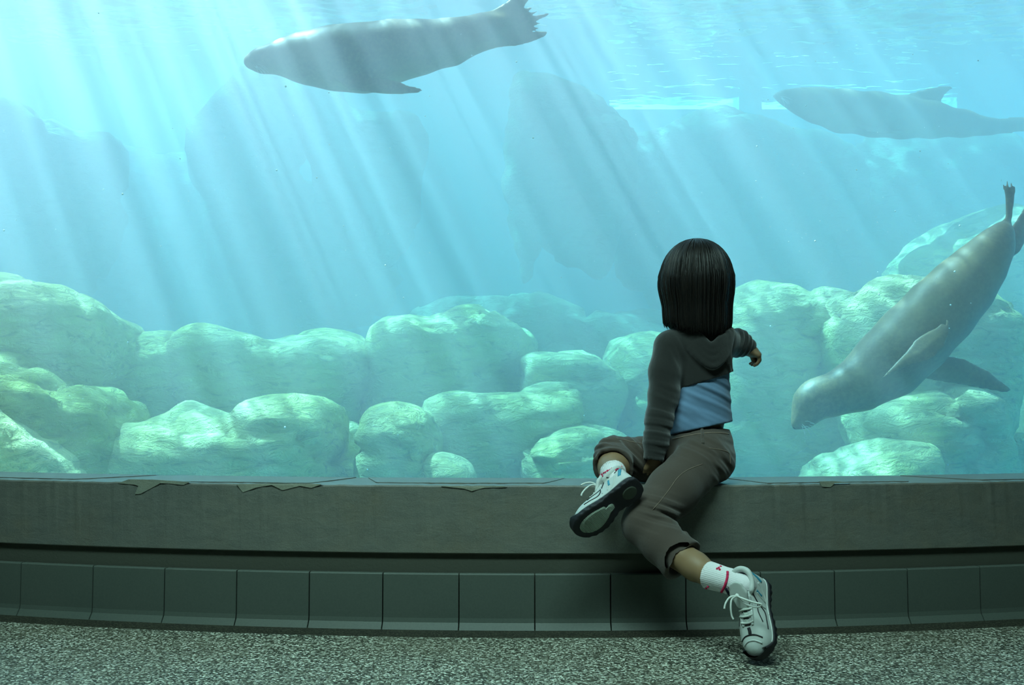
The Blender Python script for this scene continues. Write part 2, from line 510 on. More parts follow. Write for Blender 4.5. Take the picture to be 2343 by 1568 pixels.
# thin cleft layers on the top of the slab
def top_layer(x0, x1, o0, o1, seed, slant):
    r = np.random.RandomState(seed); n = 60; vs = []; fs = []
    wig = np.cumsum(r.randn(n)) * 0.0016; wig -= np.linspace(wig[0], wig[-1], n)
    for i in range(n):
        u = i / (n - 1); x = x0 + (x1 - x0) * u; nv = nrm_at(x); p = Vector((x, front(x), 0))
        e = min(u, 1 - u) * slant; e = min(e, 1)
        of = o0 + (o1 - o0) * e + wig[i]; of = min(of, -0.001)
        a = p + nv * of; b = p + nv * (o0 - 0.004)
        for q, z in ((a, LEDGE_T + 0.0018), (b, LEDGE_T + 0.0018), (a, LEDGE_T - 0.002), (b, LEDGE_T - 0.002)): vs.append((q.x, q.y, z))
    for i in range(n - 1):
        k = i * 4; fs += [(k, k + 1, k + 5, k + 4), (k, k + 4, k + 6, k + 2)]
    fs += [(0, 2, 3, 1), (4 * n - 4, 4 * n - 3, 4 * n - 1, 4 * n - 2)]
    return mesh_of(vs, fs)
for a in ((-2.4, -1.17, -0.26, -0.05, 1, 9), (-1.10, -0.50, -0.26, -0.03, 2, 8), (-0.46, 0.16, -0.26, -0.07, 3, 9), (0.66, 1.22, -0.26, -0.04, 5, 9), (1.26, 2.4, -0.26, -0.05, 6, 9)):
    fl = link('slate_layer', top_layer(*a), M_slate, ledge, smooth=False)

# ---- floor, gallery walls, ceiling
BACK = -2.6
v = []; f = []
for x in XS:
    v += [(x, BACK, 0.0), (x, front(x) - 0.112, 0.0), (x, BACK, -0.1), (x, front(x) - 0.112, -0.1)]
for i in range(len(XS) - 1):
    k = i * 4; f += [(k, k + 4, k + 5, k + 1), (k + 1, k + 5, k + 7, k + 3), (k + 2, k + 3, k + 7, k + 6)]
add_struct('floor', mesh_of(v, f), M_floor)
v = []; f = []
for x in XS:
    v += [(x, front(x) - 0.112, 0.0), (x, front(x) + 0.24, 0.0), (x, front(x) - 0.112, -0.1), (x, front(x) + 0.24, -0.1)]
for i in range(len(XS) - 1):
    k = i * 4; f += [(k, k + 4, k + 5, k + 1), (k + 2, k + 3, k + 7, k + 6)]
add_struct('floor_shade_band', mesh_of(v, f), M_shade_band)  # dark strip painted along the wall foot as the ledge's shadow band
add_struct('wall_back', box_mesh((-XW - .2, BACK - .2, 0), (XW + .2, BACK, 3.3)), M_wall)
YW = front(XW) + 0.02
add_struct('wall_left', box_mesh((-XW - .2, BACK, 0), (-XW, YW + 0.35, 3.3)), M_wall)
add_struct('wall_right', box_mesh((XW, BACK, 0), (XW + .2, YW + 0.35, 3.3)), M_wall)
add_struct('ceiling', box_mesh((-XW - .2, BACK - .2, 3.0), (XW + .2, 2.9, 3.2)), M_wall)
# unseen block added over the window to keep the sun off the pane
add_struct('sun_shield', box_mesh((-XW - 0.2, 2.9, 2.45), (XW + 0.2, 3.9, 4.5)), M_wall)
# building wall on both sides of the window, down in the tank too
for nm, a, b in (('wall_tank_left', (TX0 - .3, 3.35, TANK_B), (-XW, 3.9, 4.5)), ('wall_tank_right', (XW, 3.35, TANK_B), (TX1 + .3, 3.9, 4.5))):
    add_struct(nm, box_mesh(a, b), M_tank)
# wall below the window on the water side
v, f = sweep([(-DEPTH - 0.02, LEDGE_T - 0.12), (-DEPTH - 0.02, TANK_B), (-DEPTH - 0.30, TANK_B), (-DEPTH - 0.30, LEDGE_T - 0.12)], XS)
add_struct('wall_tank_front', mesh_of(v, f), M_tank)

# ---- window pane
t = NT('acrylic_pane')
fr_ = t.n('ShaderNodeFresnel', {'IOR': 1.12}).outputs[0]
tr = t.n('ShaderNodeBsdfTransparent', {'Color': (0.985, 0.995, 0.99, 1)}).outputs[0]
gl = t.n('ShaderNodeBsdfGlossy', {'Roughness': 0.02}).outputs[0]
t.link(t.n('ShaderNodeMixShader', {0: fr_, 1: tr, 2: gl}).outputs[0], t.out.inputs['Surface'])
M_glass = t.m
v, f = sweep([(-DEPTH, LEDGE_T - 0.12), (-DEPTH, 2.5), (-DEPTH - 0.018, 2.5), (-DEPTH - 0.018, LEDGE_T - 0.12)], XS)
win = add_struct('window_1', mesh_of(v, f), M_glass, False)

# ---- tank shell
add_struct('wall_tank_floor', box_mesh((TX0 - .3, 3.3, TANK_B - .2), (TX1 + .3, FAR + .3, TANK_B)), M_tank)
add_struct('wall_tank_west', box_mesh((TX0 - .3, 3.9, TANK_B), (TX0, FAR + .3, 4.2)), M_tank)
add_struct('wall_tank_east', box_mesh((TX1, 3.9, TANK_B), (TX1 + .3, FAR + .3, 4.2)), M_tank)

# ---- water: homogeneous volume, with the rippling surface as its lid
t = NT('tank_water')
SCAT = (0.192, 0.176, 0.195); ABSO = (0.255, 0.028, 0.003)       # per metre
sc = t.n('ShaderNodeVolumeScatter', {'Color': tuple(c / 0.3 for c in SCAT) + (1,), 'Density': 0.3, 'Anisotropy': 0.55}).outputs[0]
ab = t.n('ShaderNodeVolumeAbsorption', {'Color': tuple(1 - c / 0.3 for c in ABSO) + (1,), 'Density': 0.3}).outputs[0]
t.link(t.n('ShaderNodeAddShader', {0: sc, 1: ab}).outputs[0], t.out.inputs['Volume'])
M_water = t.m
# a body that follows the curved pane
xs_w = np.concatenate([[TX0 + .001], np.linspace(-XW + .001, XW - .001, 41), [TX1 - .001]])
v = []; f = []
for i, x in enumerate(xs_w):
    if abs(x) >= XW: y0 = 3.901
    else:
        y0 = front(x) + DEPTH + 0.022
    v += [(x, y0, TANK_B + .001), (x, FAR - .001, TANK_B + .001), (x, FAR - .001, SURF - 0.03), (x, y0, SURF - 0.03)]
for i in range(len(xs_w) - 1):
    k = i * 4
    for q in range(4): f.append((k + q, k + (q + 1) % 4, k + 4 + (q + 1) % 4, k + 4 + q))
n_ = (len(xs_w) - 1) * 4
f += [(0, 3, 2, 1), (n_, n_ + 1, n_ + 2, n_ + 3)]
bm = bmesh.new(); bm.from_mesh(mesh_of(v, f)); bmesh.ops.recalc_face_normals(bm, faces=bm.faces)
me = bpy.data.meshes.new('water'); bm.to_mesh(me); bm.free()
water = link('water', me, M_water, smooth=False)
tag(water, 'clear blue green water filling the aquarium tank behind the window', 'water', kind='stuff')

t = NT('water_surface_gobo'); co = t.coord()
# transparency mask: sparse clear spots added to cut the sun into long shafts
warp = t.n('ShaderNodeTexNoise', {'Vector': co, 'Scale': 1.3, 'Detail': 0}).outputs['Color']
wv = t.n('ShaderNodeVectorMath', {0: co, 1: t.n('ShaderNodeVectorMath', {0: warp, 3: 0.5}, operation='SCALE').outputs[0]}, operation='ADD').outputs[0]
s1 = t.noise(t.mapping(wv, (1, 0.3, 1), loc=(3.1, 0, 0)), 8.0, 0.8, 0.5)
s2 = t.noise(t.mapping(wv, (1, 0.4, 1), loc=(7.7, 2, 0)), 13.0, 0, 0.5)
s3 = t.noise(t.mapping(co, (1, 1, 1), loc=(1, 5, 0)), 0.55, 0.5, 0.5)
A = t.ramp(s1, [(0.57, 0), (0.66, 1)], 'EASE')
B = t.ramp(s2, [(0.58, 0), (0.68, 1)], 'EASE')
vo = t.n('ShaderNodeTexVoronoi', {'Vector': wv, 'Scale': 6.5}, feature='F1').outputs['Distance']
Cc = t.ramp(vo, [(0.40, 0), (0.75, 1)], 'EASE')
g = t.math('ADD', t.math('MULTIPLY', A, 0.62), t.math('MULTIPLY', B, 0.42))
g = t.math('ADD', g, t.math('MULTIPLY', Cc, 0.30))
g = t.math('MULTIPLY', g, t.ramp(s3, [(0.3, 0.35), (0.6, 1)]))
g = t.math('ADD', g, 0.12, clamp=True)
gc = t.n('ShaderNodeCombineColor', {0: g, 1: g, 2: g}).outputs[0]
tr = t.n('ShaderNodeBsdfTransparent', {'Color': gc}).outputs[0]
gl = t.n('ShaderNodeBsdfGlossy', {'Roughness': 0.03, 'Color': (0.9, 0.98, 1, 1)}).outputs[0]
fr_ = t.n('ShaderNodeFresnel', {'IOR': 1.33}).outputs[0]
t.link(t.n('ShaderNodeMixShader', {0: fr_, 1: tr, 2: gl}).outputs[0], t.out.inputs['Surface'])
M_surf = t.m
nx, ny = 560, 420; xs = np.linspace(TX0, TX1, nx); ys = np.linspace(3.9, FAR + 1.2, ny)
XX, YY = np.meshgrid(xs, ys, indexing='ij')
co_ = np.stack([XX.ravel() * .8, YY.ravel() * 1.6, 0 * XX.ravel()], 1)
ZZ = SURF + 0.015 * fnoise(co_, 5.0, 4, 2) + 0.008 * fnoise(co_, 13.0, 3, 8) + 0.012 * fnoise(co_, 1.6, 2, 5)
V = np.stack([XX.ravel(), YY.ravel(), ZZ], 1)
ii, jj = np.meshgrid(np.arange(nx - 1), np.arange(ny - 1), indexing='ij'); b0 = (ii * ny + jj).ravel()
Fq = np.stack([b0, b0 + ny, b0 + ny + 1, b0 + 1], 1)
surf = link('water_surface', mesh_of(V.tolist(), Fq.tolist()), M_surf)
tag(surf, 'rippling water surface seen from below along the top of the tank', 'water surface', kind='stuff')

# ---- far wall with a window opening at the waterline
ftop = at(1500, 250, FAR).z
fx0, fx1 = at(1395, 240, FAR).x, at(2190, 240, FAR).x
add_struct('wall_tank_far', box_mesh((TX0 - .3, FAR, TANK_B), (TX1 + .3, FAR + .3, ftop)), M_tank)
add_struct('wall_tank_far_left', box_mesh((TX0 - .3, FAR, ftop), (fx0, FAR + .3, 4.6)), M_tank)
add_struct('wall_tank_far_right', box_mesh((fx1, FAR, ftop), (TX1 + .3, FAR + .3, 4.6)), M_tank)
px0, px1 = at(1690, 240, FAR).x, at(1742, 240, FAR).x
add_struct('wall_far_post', box_mesh((px0, FAR - .02, ftop - .1), (px1, FAR + .3, 4.6)), M_tank)
add_struct('ground_outside', box_mesh((-30, FAR + 0.3, -2), (30, 40, SURF - 0.6)), flat('pale_concrete', (0.5, 0.5, 0.46), 0.9))
# ================================================================== rocks
def m_rock(name, base, moss):
    t = NT(name); co = t.coord()
    big = t.noise(co, 1.6, 4, 0.6)
    st = t.noise(t.mapping(co, (1, 1, 2.6), rot=(0.25, 0.2, 0.3)), 9, 6, 0.65, 0.8)
    c = t.mix(t.ramp(big, [(0.38, 0), (0.62, 1)]), base, moss)
    c = t.mix(t.ramp(st, [(0.36, 0.5), (0.46, 0)]), c, (base[0] * 0.38, base[1] * 0.45, base[2] * 0.45))
    h = t.math('ADD', st, t.math('MULTIPLY', t.noise(co, 40, 4, 0.7), 0.25))
    return t.bsdf(c, 0.9, t.bump(h, 1.0, 0.09), 0.15)
M_rock = m_rock('pale_rock', (0.88, 0.79, 0.44), (0.84, 0.80, 0.30))
M_rock_moss = m_rock('mossy_rock', (0.55, 0.55, 0.22), (0.46, 0.50, 0.12))

M_rock_far = m_rock('haze_dimmed_rock', (0.26, 0.30, 0.22), (0.20, 0.26, 0.16))  # rock colour darkened so the far faces sink into the haze

def rock(label, Y, blobs, mat=None, seed=1, cell=0.05, rough=0.06, strata=0.02, k=0.18, root=True):
    """blobs: (px, py, half width px, half height px, depth half extent m, depth shift m, tilt deg)"""
    prim = []; lo = np.array([9e9] * 3); hi = -lo
    for b in blobs:
        px, py, rw, rh, rd, dy, tilt = b
        c = at(px, py, Y + dy); s = (Y + dy) / F
        r = (rw * s, rd, rh * s); prim.append((c, r, Matrix.Rotation(math.radians(tilt), 4, 'Y')))
        m = max(r) + 0.25; lo = np.minimum(lo, np.array(c) - m); hi = np.maximum(hi, np.array(c) + m)
    if root: lo[2] = TANK_B - 0.1
    lo[1] = max(lo[1], 3.62); lo[2] = max(lo[2], TANK_B - 0.1); hi[1] = min(hi[1], FAR - 0.05)
    rs_ = np.random.RandomState(int(seed * 31) + 5)
    ph = rs_.rand(9) * 6.3
    def fn(X, Yg, Z):
        # slow warp of space makes the outlines uneven
        w = min(0.22, 0.10 + 0.08 * k / 0.2)
        Xw = X + w * np.sin(1.9 * Z + 1.1 * Yg + ph[0]) * .6 + w * .35 * np.sin(4.3 * Z + 2.6 * X + ph[1])
        Yw = Yg + w * np.sin(2.1 * X + ph[2]) * .6 + w * .3 * np.sin(5.1 * X + 3.3 * Z + ph[3])
        Zw = Z + w * .38 * np.sin(3.1 * X + 1.7 * Yg + ph[4]) + w * .2 * np.sin(6.7 * X + 4.1 * Yg + ph[5])
        d = None
        for c, r, R in prim:
            px, py, pz = Xw - c[0], Yw - c[1], Zw - c[2]
            Mi = R.to_3x3().inverted()
            qx = Mi[0][0] * px + Mi[0][2] * pz; qz = Mi[2][0] * px + Mi[2][2] * pz
            if root: qz = np.where(qz < 0, qz * min(1.0, 0.35 * r[2] / 0.4), qz)
            if root:
                sh = 1 - 0.30 * np.clip(-qz / max(r[2], .3), 0, 1); qx = qx / sh; py = (py - 0.15 * (1 - sh)) / sh
            p = 2.6
            q = (np.abs(qx / r[0]) ** p + np.abs(py / r[1]) ** p + np.abs(qz / r[2]) ** p) ** (1 / p)
            e = (q - 1) * min(r)
            d = e if d is None else smin(d, e, k)
        return d
    def disp(co, no):
        A_ = np.array([[1, 0, .22], [0, 1, 0.1], [-.25, 0, 2.4]]).T
        n1 = 1.3 * (0.45 - np.abs(fnoise(co, 1.9, 3, seed))) + .5 * fnoise(co, 3.1, 2, seed + 1)
        n2 = fnoise(co @ A_, 3.6, 4, seed + 3, 0.62)
        cr = np.clip(1 - np.abs(fnoise(co @ A_, 2.1, 3, seed + 7)) * 5.5, 0, 1) ** 2
        st = np.abs(((co[:, 2] * 7 + co[:, 0] * 1.2 + 1.1 * fnoise(co, 1.7, 2, seed + 9)) % 1.0) - 0.5) * 2
        return rough * n1 + strata * 1.3 * n2 - strata * 3.0 * cr - strata * 0.8 * np.clip(st - .75, 0, 1) * 4
    me = net_mesh(fn, lo, hi, cell, disp=disp)
    o = link('boulder', me, mat or M_rock)
    tag(o, label, 'rock', 'rocks in the tank')
    return o


R_ = [
 ('smooth pale rock in the bottom left corner sloping down to the ledge', 4.5, [(-30, 1040, 160, 130, .45, -.1, 25), (95, 1110, 125, 115, .35, -.1, 32)], None, .035),
 ('green mossy blocky rock at the left edge above the corner rock', 5.0, [(60, 975, 205, 105, .55, 0, 0), (-20, 930, 120, 68, .4, 0, 8), (200, 985, 68, 88, .3, .1, 6)], M_rock_moss, .04),
 ('big rounded pale rock, highest of the rocks at the left edge', 5.7, [(80, 810, 170, 120, .7, 0, 0), (200, 830, 66, 110, .5, 0, 5), (-30, 780, 100, 85, .5, .1, 0)], None, .045),
 ('low pale rock just right of the big rounded left rock', 6.3, [(330, 850, 105, 95, .5, 0, 10), (410, 850, 70, 55, .4, 0, 5)], None, .05),
 ('long flat topped pale rock, its tip pointing right over dark water', 6.4, [(600, 832, 165, 62, .5, 0, 0), (500, 850, 90, 66, .5, 0, -5), (720, 815, 80, 36, .3, 0, 6)], None, .045),
 ('wide bright pale rock low in the left half just above the ledge', 5.3, [(350, 1000, 100, 66, .4, 0, 4), (510, 1030, 185, 84, .45, 0, 0), (672, 1000, 80, 62, .35, 0, -6)], None, .04),
 ('small pale rock low beside the wide bright rock above the ledge', 5.0, [(680, 1075, 48, 38, .25, 0, 0)], None, .04),
 ('tall pale rock in the centre with a lit layered top and long left slope', 7.0, [(1010, 800, 110, 92, .7, 0, -10), (930, 890, 72, 110, .6, -.1, 28), (1100, 860, 120, 110, .7, .3, 0)], None, .055),
 ('wide hazy rock ridge behind the tall layered centre rock', 8.4, [(1130, 790, 170, 95, .7, 0, 0), (1400, 830, 200, 120, .8, 0, 0)], M_rock_far, .07),
 ('domed pale rock in the centre with shaded right side', 6.0, [(1130, 965, 140, 102, .55, 0, 5), (1020, 975, 76, 66, .45, 0, 0), (1215, 960, 52, 68, .4, .1, 15)], None, .045),
 ('knobbly pale rock low left of the centre dome, near the ledge', 5.3, [(920, 1040, 72, 88, .35, 0, -8), (975, 1060, 46, 72, .3, 0, -15)], None, .035),
 ('small round rock low between the knobbly rock and the centre dome', 5.1, [(1040, 1075, 58, 56, .28, 0, 8)], None, .035),
 ('small hazy rock step left of the knobbly rock', 6.0, [(825, 1000, 44, 50, .3, 0, 0), (812, 1090, 40, 50, .3, 0, 0)], None, .045),
 ('pale rock with a split crown left of the seated child', 6.8, [(1300, 872, 92, 75, .5, 0, -8), (1390, 900, 70, 68, .5, .1, 10)], None, .05),
 ('hazy rock directly behind the seated child', 7.1, [(1500, 890, 130, 86, .6, 0, 5)], None, .06),
 ('low pale rock just above the ledge left of the bent knee', 5.6, [(1362, 1040, 76, 74, .35, 0, 0), (1310, 1090, 70, 45, .3, -.2, 0), (1440, 1060, 60, 66, .3, .1, 0)], None, .04),
 ('large pale rock behind the pointing hand', 6.4, [(1790, 745, 136, 96, .6, 0, 4), (1720, 830, 90, 150, .5, .1, 5), (1870, 720, 60, 55, .4, .1, 15), (1870, 1000, 110, 120, .5, .2, 0)], None, .05),
 ('large pale rock behind the back of the diving sea lion', 6.0, [(2060, 735, 140, 82, .55, 0, -12), (1985, 790, 66, 58, .4, 0, 0), (2140, 740, 70, 70, .5, .2, 0)], None, .045),
 ('wide hazy rock at the right edge above the diving sea lion', 7.8, [(2190, 610, 145, 82, .6, 0, -8), (2320, 620, 120, 100, .6, 0, 0)], None, .06),
 ('layered pale rock low right below the diving sea lion', 5.7, [(2150, 968, 128, 58, .4, 0, -8), (2060, 1010, 70, 45, .3, 0, 0)], None, .04),
 ('small pale rock just above the ledge below the sea lion head', 5.3, [(2030, 1062, 72, 42, .28, 0, -6), (1930, 1075, 80, 40, .3, .2, 0)], None, .04),
 ('wide hazy rock low in the bottom right corner', 6.1, [(2270, 1080, 150, 66, .5, 0, 0)], None, .05),
 ('pale rock at the right edge behind the trailing flipper', 6.6, [(2345, 800, 55, 66, .35, 0, 0), (2380, 900, 80, 120, .4, 0, 0)], None, .05),
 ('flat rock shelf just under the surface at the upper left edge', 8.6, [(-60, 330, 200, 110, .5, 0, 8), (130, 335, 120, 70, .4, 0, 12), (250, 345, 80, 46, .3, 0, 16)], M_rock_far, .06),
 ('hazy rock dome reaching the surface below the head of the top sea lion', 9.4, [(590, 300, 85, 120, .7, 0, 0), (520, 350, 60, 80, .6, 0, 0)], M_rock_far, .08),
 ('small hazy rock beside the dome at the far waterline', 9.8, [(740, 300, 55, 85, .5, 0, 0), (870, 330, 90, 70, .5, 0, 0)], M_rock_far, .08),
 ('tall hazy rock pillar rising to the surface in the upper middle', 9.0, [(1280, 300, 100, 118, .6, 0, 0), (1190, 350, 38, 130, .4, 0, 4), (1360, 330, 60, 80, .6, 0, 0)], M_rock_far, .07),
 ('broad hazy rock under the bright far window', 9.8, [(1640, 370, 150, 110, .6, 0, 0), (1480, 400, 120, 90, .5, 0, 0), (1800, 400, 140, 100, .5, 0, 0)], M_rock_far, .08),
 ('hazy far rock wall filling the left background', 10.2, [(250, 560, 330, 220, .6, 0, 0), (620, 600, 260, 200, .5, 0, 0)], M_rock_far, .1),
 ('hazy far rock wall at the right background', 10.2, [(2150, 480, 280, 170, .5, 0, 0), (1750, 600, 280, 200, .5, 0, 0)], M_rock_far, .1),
]
for i, (lb, Y, bl, mt, cell) in enumerate(R_):
    big = max(b[2] for b in bl) * Y / F
    rock(lb, Y, bl, mt, seed=i * 1.7 + 2, cell=cell, rough=0.05 + 0.05 * big, strata=0.018 + 0.012 * big, k=0.12 + 0.12 * big)
# ================================================================== sea lions
def m_fur():
    t = NT('wet_brown_fur'); co = t.coord()
    big = t.noise(co, 3.0, 3); f = t.noise(t.mapping(co, (1, 1, 1)), 60, 3, 0.7)
    c = t.mix(t.ramp(big, [(0.35, 0), (0.7, 1)]), (0.085, 0.058, 0.028), (0.23, 0.15, 0.06))
    c = t.mix(t.ramp(f, [(0.4, 0), (0.7, 0.4)]), c, (0.34, 0.23, 0.09))
    return t.bsdf(c, 0.5, t.bump(f, 0.12, 0.004), 0.4)
M_fur = m_fur()
M_flip = flat('dark_flipper_skin', (0.06, 0.05, 0.04), 0.5, 0.4, 0.3, 90)
M_black = flat('glossy_black', (0.01, 0.01, 0.012), 0.15, 0.6)
M_whisk = flat('pale_whisker', (0.6, 0.58, 0.5), 0.5)

def sea_lion(Y, spine, flippers, label, eyes, group='sea lions swimming in the tank', cell=0.012, snout=None):
    s = Y / F
    pts = [(at(p[0], p[1], Y + (p[3] if len(p) > 3 else 0)), p[2] * s) for p in spine]
    alls = [q[0] for q in pts]; mx = max(q[1] for q in pts)
    fl = []
    for f in flippers:
        Yf = Y + f['dy']; P2 = []
        for (px, py) in f['pts']:
            q = at(px, py, Yf); P2.append((q.x, q.z)); alls.append(q)
        fl.append((f, Yf, P2))
    lo = [min(q[i] for q in alls) - mx - 0.06 for i in range(3)]; hi = [max(q[i] for q in alls) + mx + 0.06 for i in range(3)]
    Fd = Field(lo, hi, cell)
    for (a, ra), (b, rb) in zip(pts[:-1], pts[1:]): Fd.cone(a, b, ra, rb, 0.06)
    for f, Yf, P2 in fl:
        l2 = [min(p[0] for p in P2), Yf - 0.25, min(p[1] for p in P2)]; h2 = [max(p[0] for p in P2), Yf + 0.25, max(p[1] for p in P2)]
        def fn(X, Yg, Z, P2=P2, f=f, Yf=Yf):
            d2 = poly2(X, Z, P2)
            sx, sz = f.get('slope', (0, 0)); rx, rz = P2[f.get('root', 0)]
            yc = Yf + sx * (X - rx) + sz * (Z - rz)
            th = np.clip(0.006 + 0.30 * (-d2), 0.006, f.get('t', 0.026))
            dy_ = (np.abs(Yg - yc) - th) * 0.85
            return smax(d2, dy_, 0.006)
        Fd.put(l2, h2, fn, f.get('k', 0.03))
    me = Fd.mesh(smooth_it=2)
    o = link('sea_lion', me, M_fur)
    tag(o, label, 'sea lion', group)
    for (px, py, dy, r) in eyes:
        c = at(px, py, Y + dy); bm = bmesh.new(); bmesh.ops.create_icosphere(bm, subdivisions=2, radius=r)
        bmesh.ops.translate(bm, verts=bm.verts, vec=c); me = bpy.data.meshes.new('eye'); bm.to_mesh(me); bm.free()
        link('eye', me, M_black, o)
    if snout:
        (px, py, dy, dxp, dyp) = snout
        nose = at(px, py, Y + dy); bm = bmesh.new(); bmesh.ops.create_icosphere(bm, subdivisions=2, radius=0.016)
        bmesh.ops.translate(bm, verts=bm.verts, vec=nose); me = bpy.data.meshes.new('nose'); bm.to_mesh(me); bm.free()
        link('nose', me, M_black, o)
        vs = []; fs = []
        r = np.random.RandomState(3); base = at(px + dxp * 0.5, py + dyp * 0.5, Y - spine[1][2] * s * 0.75)
        for i in range(9):
            d = Vector((0.7 * (dxp / 60.0) + r.randn() * .12, -0.25, -(dyp / 60.0) * .4 - 0.55 + i * 0.06)).normalized()
            a = base + Vector((r.randn() * .008, 0, r.randn() * .008))
            v_, f_ = tube([a, a + d * 0.04, a + d * 0.075 + Vector((0, 0, -0.012))], [0.0014, 0.001, 0.0005], 5)
            k = len(vs); vs += v_; fs += [tuple(q + k for q in ff) for ff in f_]
        link('whiskers', mesh_of(vs, fs), M_whisk, o)
    return o

sea_lion(5.4,
    [(572, 141, 14), (600, 138, 25), (655, 131, 38), (700, 133, 55), (765, 133, 69), (830, 133, 74), (900, 117, 66), (960, 108, 57), (1030, 96, 49), (1080, 80, 37), (1112, 68, 30), (1140, 60, 22)],
    [dict(dy=0, t=.03, k=.04, slope=(0.12, 0), pts=[(1085, 48), (1125, 22), (1160, 0), (1175, -14), (1216, -14), (1198, 14), (1226, 8), (1206, 24), (1238, 16), (1215, 31), (1259, 21), (1255, 29), (1226, 44), (1240, 47), (1218, 56), (1243, 55), (1217, 66), (1254, 64), (1250, 76), (1215, 92), (1180, 102), (1135, 107), (1095, 108)]),
     dict(dy=-.10, t=.024, k=.03, slope=(-.15, 0), pts=[(770, 185), (840, 178), (905, 190), (920, 195), (935, 203), (950, 206), (967, 211), (970, 216), (962, 221), (930, 223), (870, 219), (800, 208)]),
     dict(dy=.14, t=.02, k=.03, slope=(.15, .3), pts=[(760, 175), (830, 170), (900, 196), (925, 212), (880, 214), (800, 205)])],
    'sea lion with a sunlit back swimming left just under the water surface', [(590, 122, -.045, .014), (590, 122, .06, .014)], cell=.009, snout=(566, 143, 0, 40, 10))

sea_lion(4.55,
    [(1822, 972, 8), (1838, 956, 19), (1855, 925, 33), (1872, 910, 36), (1910, 903, 41), (1967, 879, 56), (2032, 832, 74), (2090, 775, 77), (2150, 713, 74), (2203, 656, 66), (2245, 606, 52), (2277, 562, 36), (2294, 532, 23)],
    [dict(dy=.02, t=.028, k=.035, pts=[(2262, 548), (2290, 520), (2301, 490), (2300, 450), (2293, 425), (2287, 400), (2300, 428), (2306, 404), (2309, 429), (2316, 408), (2319, 432), (2326, 420), (2322, 450), (2316, 500), (2308, 540), (2296, 572)]),
     dict(dy=.10, t=.028, k=.035, slope=(.3, 0), pts=[(2296, 545), (2335, 495), (2375, 440), (2400, 425), (2390, 470), (2372, 520), (2340, 575), (2305, 600)]),
     dict(dy=-.215, t=.026, k=.03, slope=(-.15, .30), root=0, pts=[(2015, 868), (2040, 840), (2075, 806), (2100, 775), (2130, 757), (2150, 748), (2160, 738), (2168, 741), (2172, 727), (2180, 735), (2176, 765), (2160, 795), (2140, 818), (2110, 832), (2070, 842), (2030, 862)]),
     dict(dy=.06, t=.022, k=.04, slope=(.2, 0), pts=[(2110, 850), (2150, 815), (2185, 815), (2215, 820), (2265, 843), (2280, 850), (2300, 866), (2310, 872), (2336, 891), (2330, 897), (2310, 898), (2265, 890), (2200, 880), (2120, 868)])],
    'brown sea lion diving head down at the right, flippers spread', [(1840, 918, -.05, .013), (1846, 912, .055, .013)], cell=.0085, snout=(1821, 975, 0, 26, -14))

sea_lion(7.9,
    [(1776, 219, 8), (1800, 224, 16), (1832, 232, 28), (1869, 241, 38), (1927, 254, 47), (2002, 262, 49), (2065, 269, 46), (2135, 275, 39), (2203, 283, 29), (2267, 289, 19)],
    [dict(dy=0, t=.03, k=.04, pts=[(2235, 287), (2290, 268), (2343, 267), (2385, 272), (2372, 280), (2392, 288), (2370, 294), (2380, 304), (2343, 303), (2290, 308), (2240, 307)]),
     dict(dy=0, t=.03, k=.04, slope=(0, -.2), pts=[(2045, 232), (2085, 212), (2135, 198), (2172, 195), (2182, 203), (2166, 214), (2161, 225), (2140, 236), (2085, 246)]),
     dict(dy=-.1, t=.02, k=.03, slope=(0, .5), pts=[(1950, 290), (2010, 292), (2080, 305), (2050, 312), (1990, 308)])],
    'hazy grey sea lion swimming left far behind, one flipper raised', [(1800, 213, -.04, .014)], cell=.018, snout=(1774, 220, 0, 30, 4))
# ================================================================== the seated child
def cloth(name, c1, c2, rough=0.9, weave=900, sheen=0.25):
    t = NT(name); co = t.coord()
    f = t.noise(co, weave, 2, 0.8); b = t.noise(co, 14, 4, 0.6)
    c = t.mix(t.math('ADD', t.math('MULTIPLY', f, 0.6), t.math('MULTIPLY', b, 0.4)), c1, c2)
    h = t.math('ADD', t.math('MULTIPLY', f, 0.3), t.noise(t.mapping(co, (1, 1, 0.6)), 38, 4, 0.6))
    return t.bsdf(c, rough, t.bump(h, 0.35, 0.006), 0.15, **{'Sheen Weight': sheen})
M_skin = None
t = NT('child_skin'); f = t.noise(t.coord(), 25, 4, 0.6)
M_skin = t.bsdf(t.mix(f, (0.22, 0.135, 0.07), (0.28, 0.18, 0.10)), 0.5, t.bump(t.noise(t.coord(), 400, 2), 0.05, 0.001), 0.35,
                **{'Subsurface Weight': 0.08, 'Subsurface Radius': (0.01, 0.004, 0.002), 'Subsurface Scale': 1.0})
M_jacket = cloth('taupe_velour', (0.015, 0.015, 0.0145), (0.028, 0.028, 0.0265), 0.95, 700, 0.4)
M_cami = cloth('pale_blue_jersey', (0.10, 0.18, 0.30), (0.15, 0.25, 0.38), 0.9, 900, 0.2)
M_trous = cloth('brown_corduroy', (0.056, 0.043, 0.035), (0.090, 0.070, 0.058), 0.9, 800, 0.25)
M_seam = flat('seam_thread', (0.24, 0.18, 0.14), 0.9)
M_sock = cloth('white_ribbed_sock', (0.62, 0.62, 0.64), (0.80, 0.80, 0.80), 0.95, 900, 0.1)
M_pink = flat('pink_red_knit', (0.62, 0.03, 0.10), 0.8, 0.2, 0.4, 400)
def m_hair():
    t = NT('dark_brown_hair'); co = t.coord()
    st = t.noise(t.mapping(co, (160, 160, 5)), 1.0, 3, 0.7)
    c = t.mix(t.ramp(st, [(0.35, 0), (0.7, 1)]), (0.002, 0.002, 0.002), (0.011, 0.008, 0.006))
    return t.bsdf(c, 0.45, t.bump(st, 0.4, 0.002), 0.35)
M_hair = m_hair()

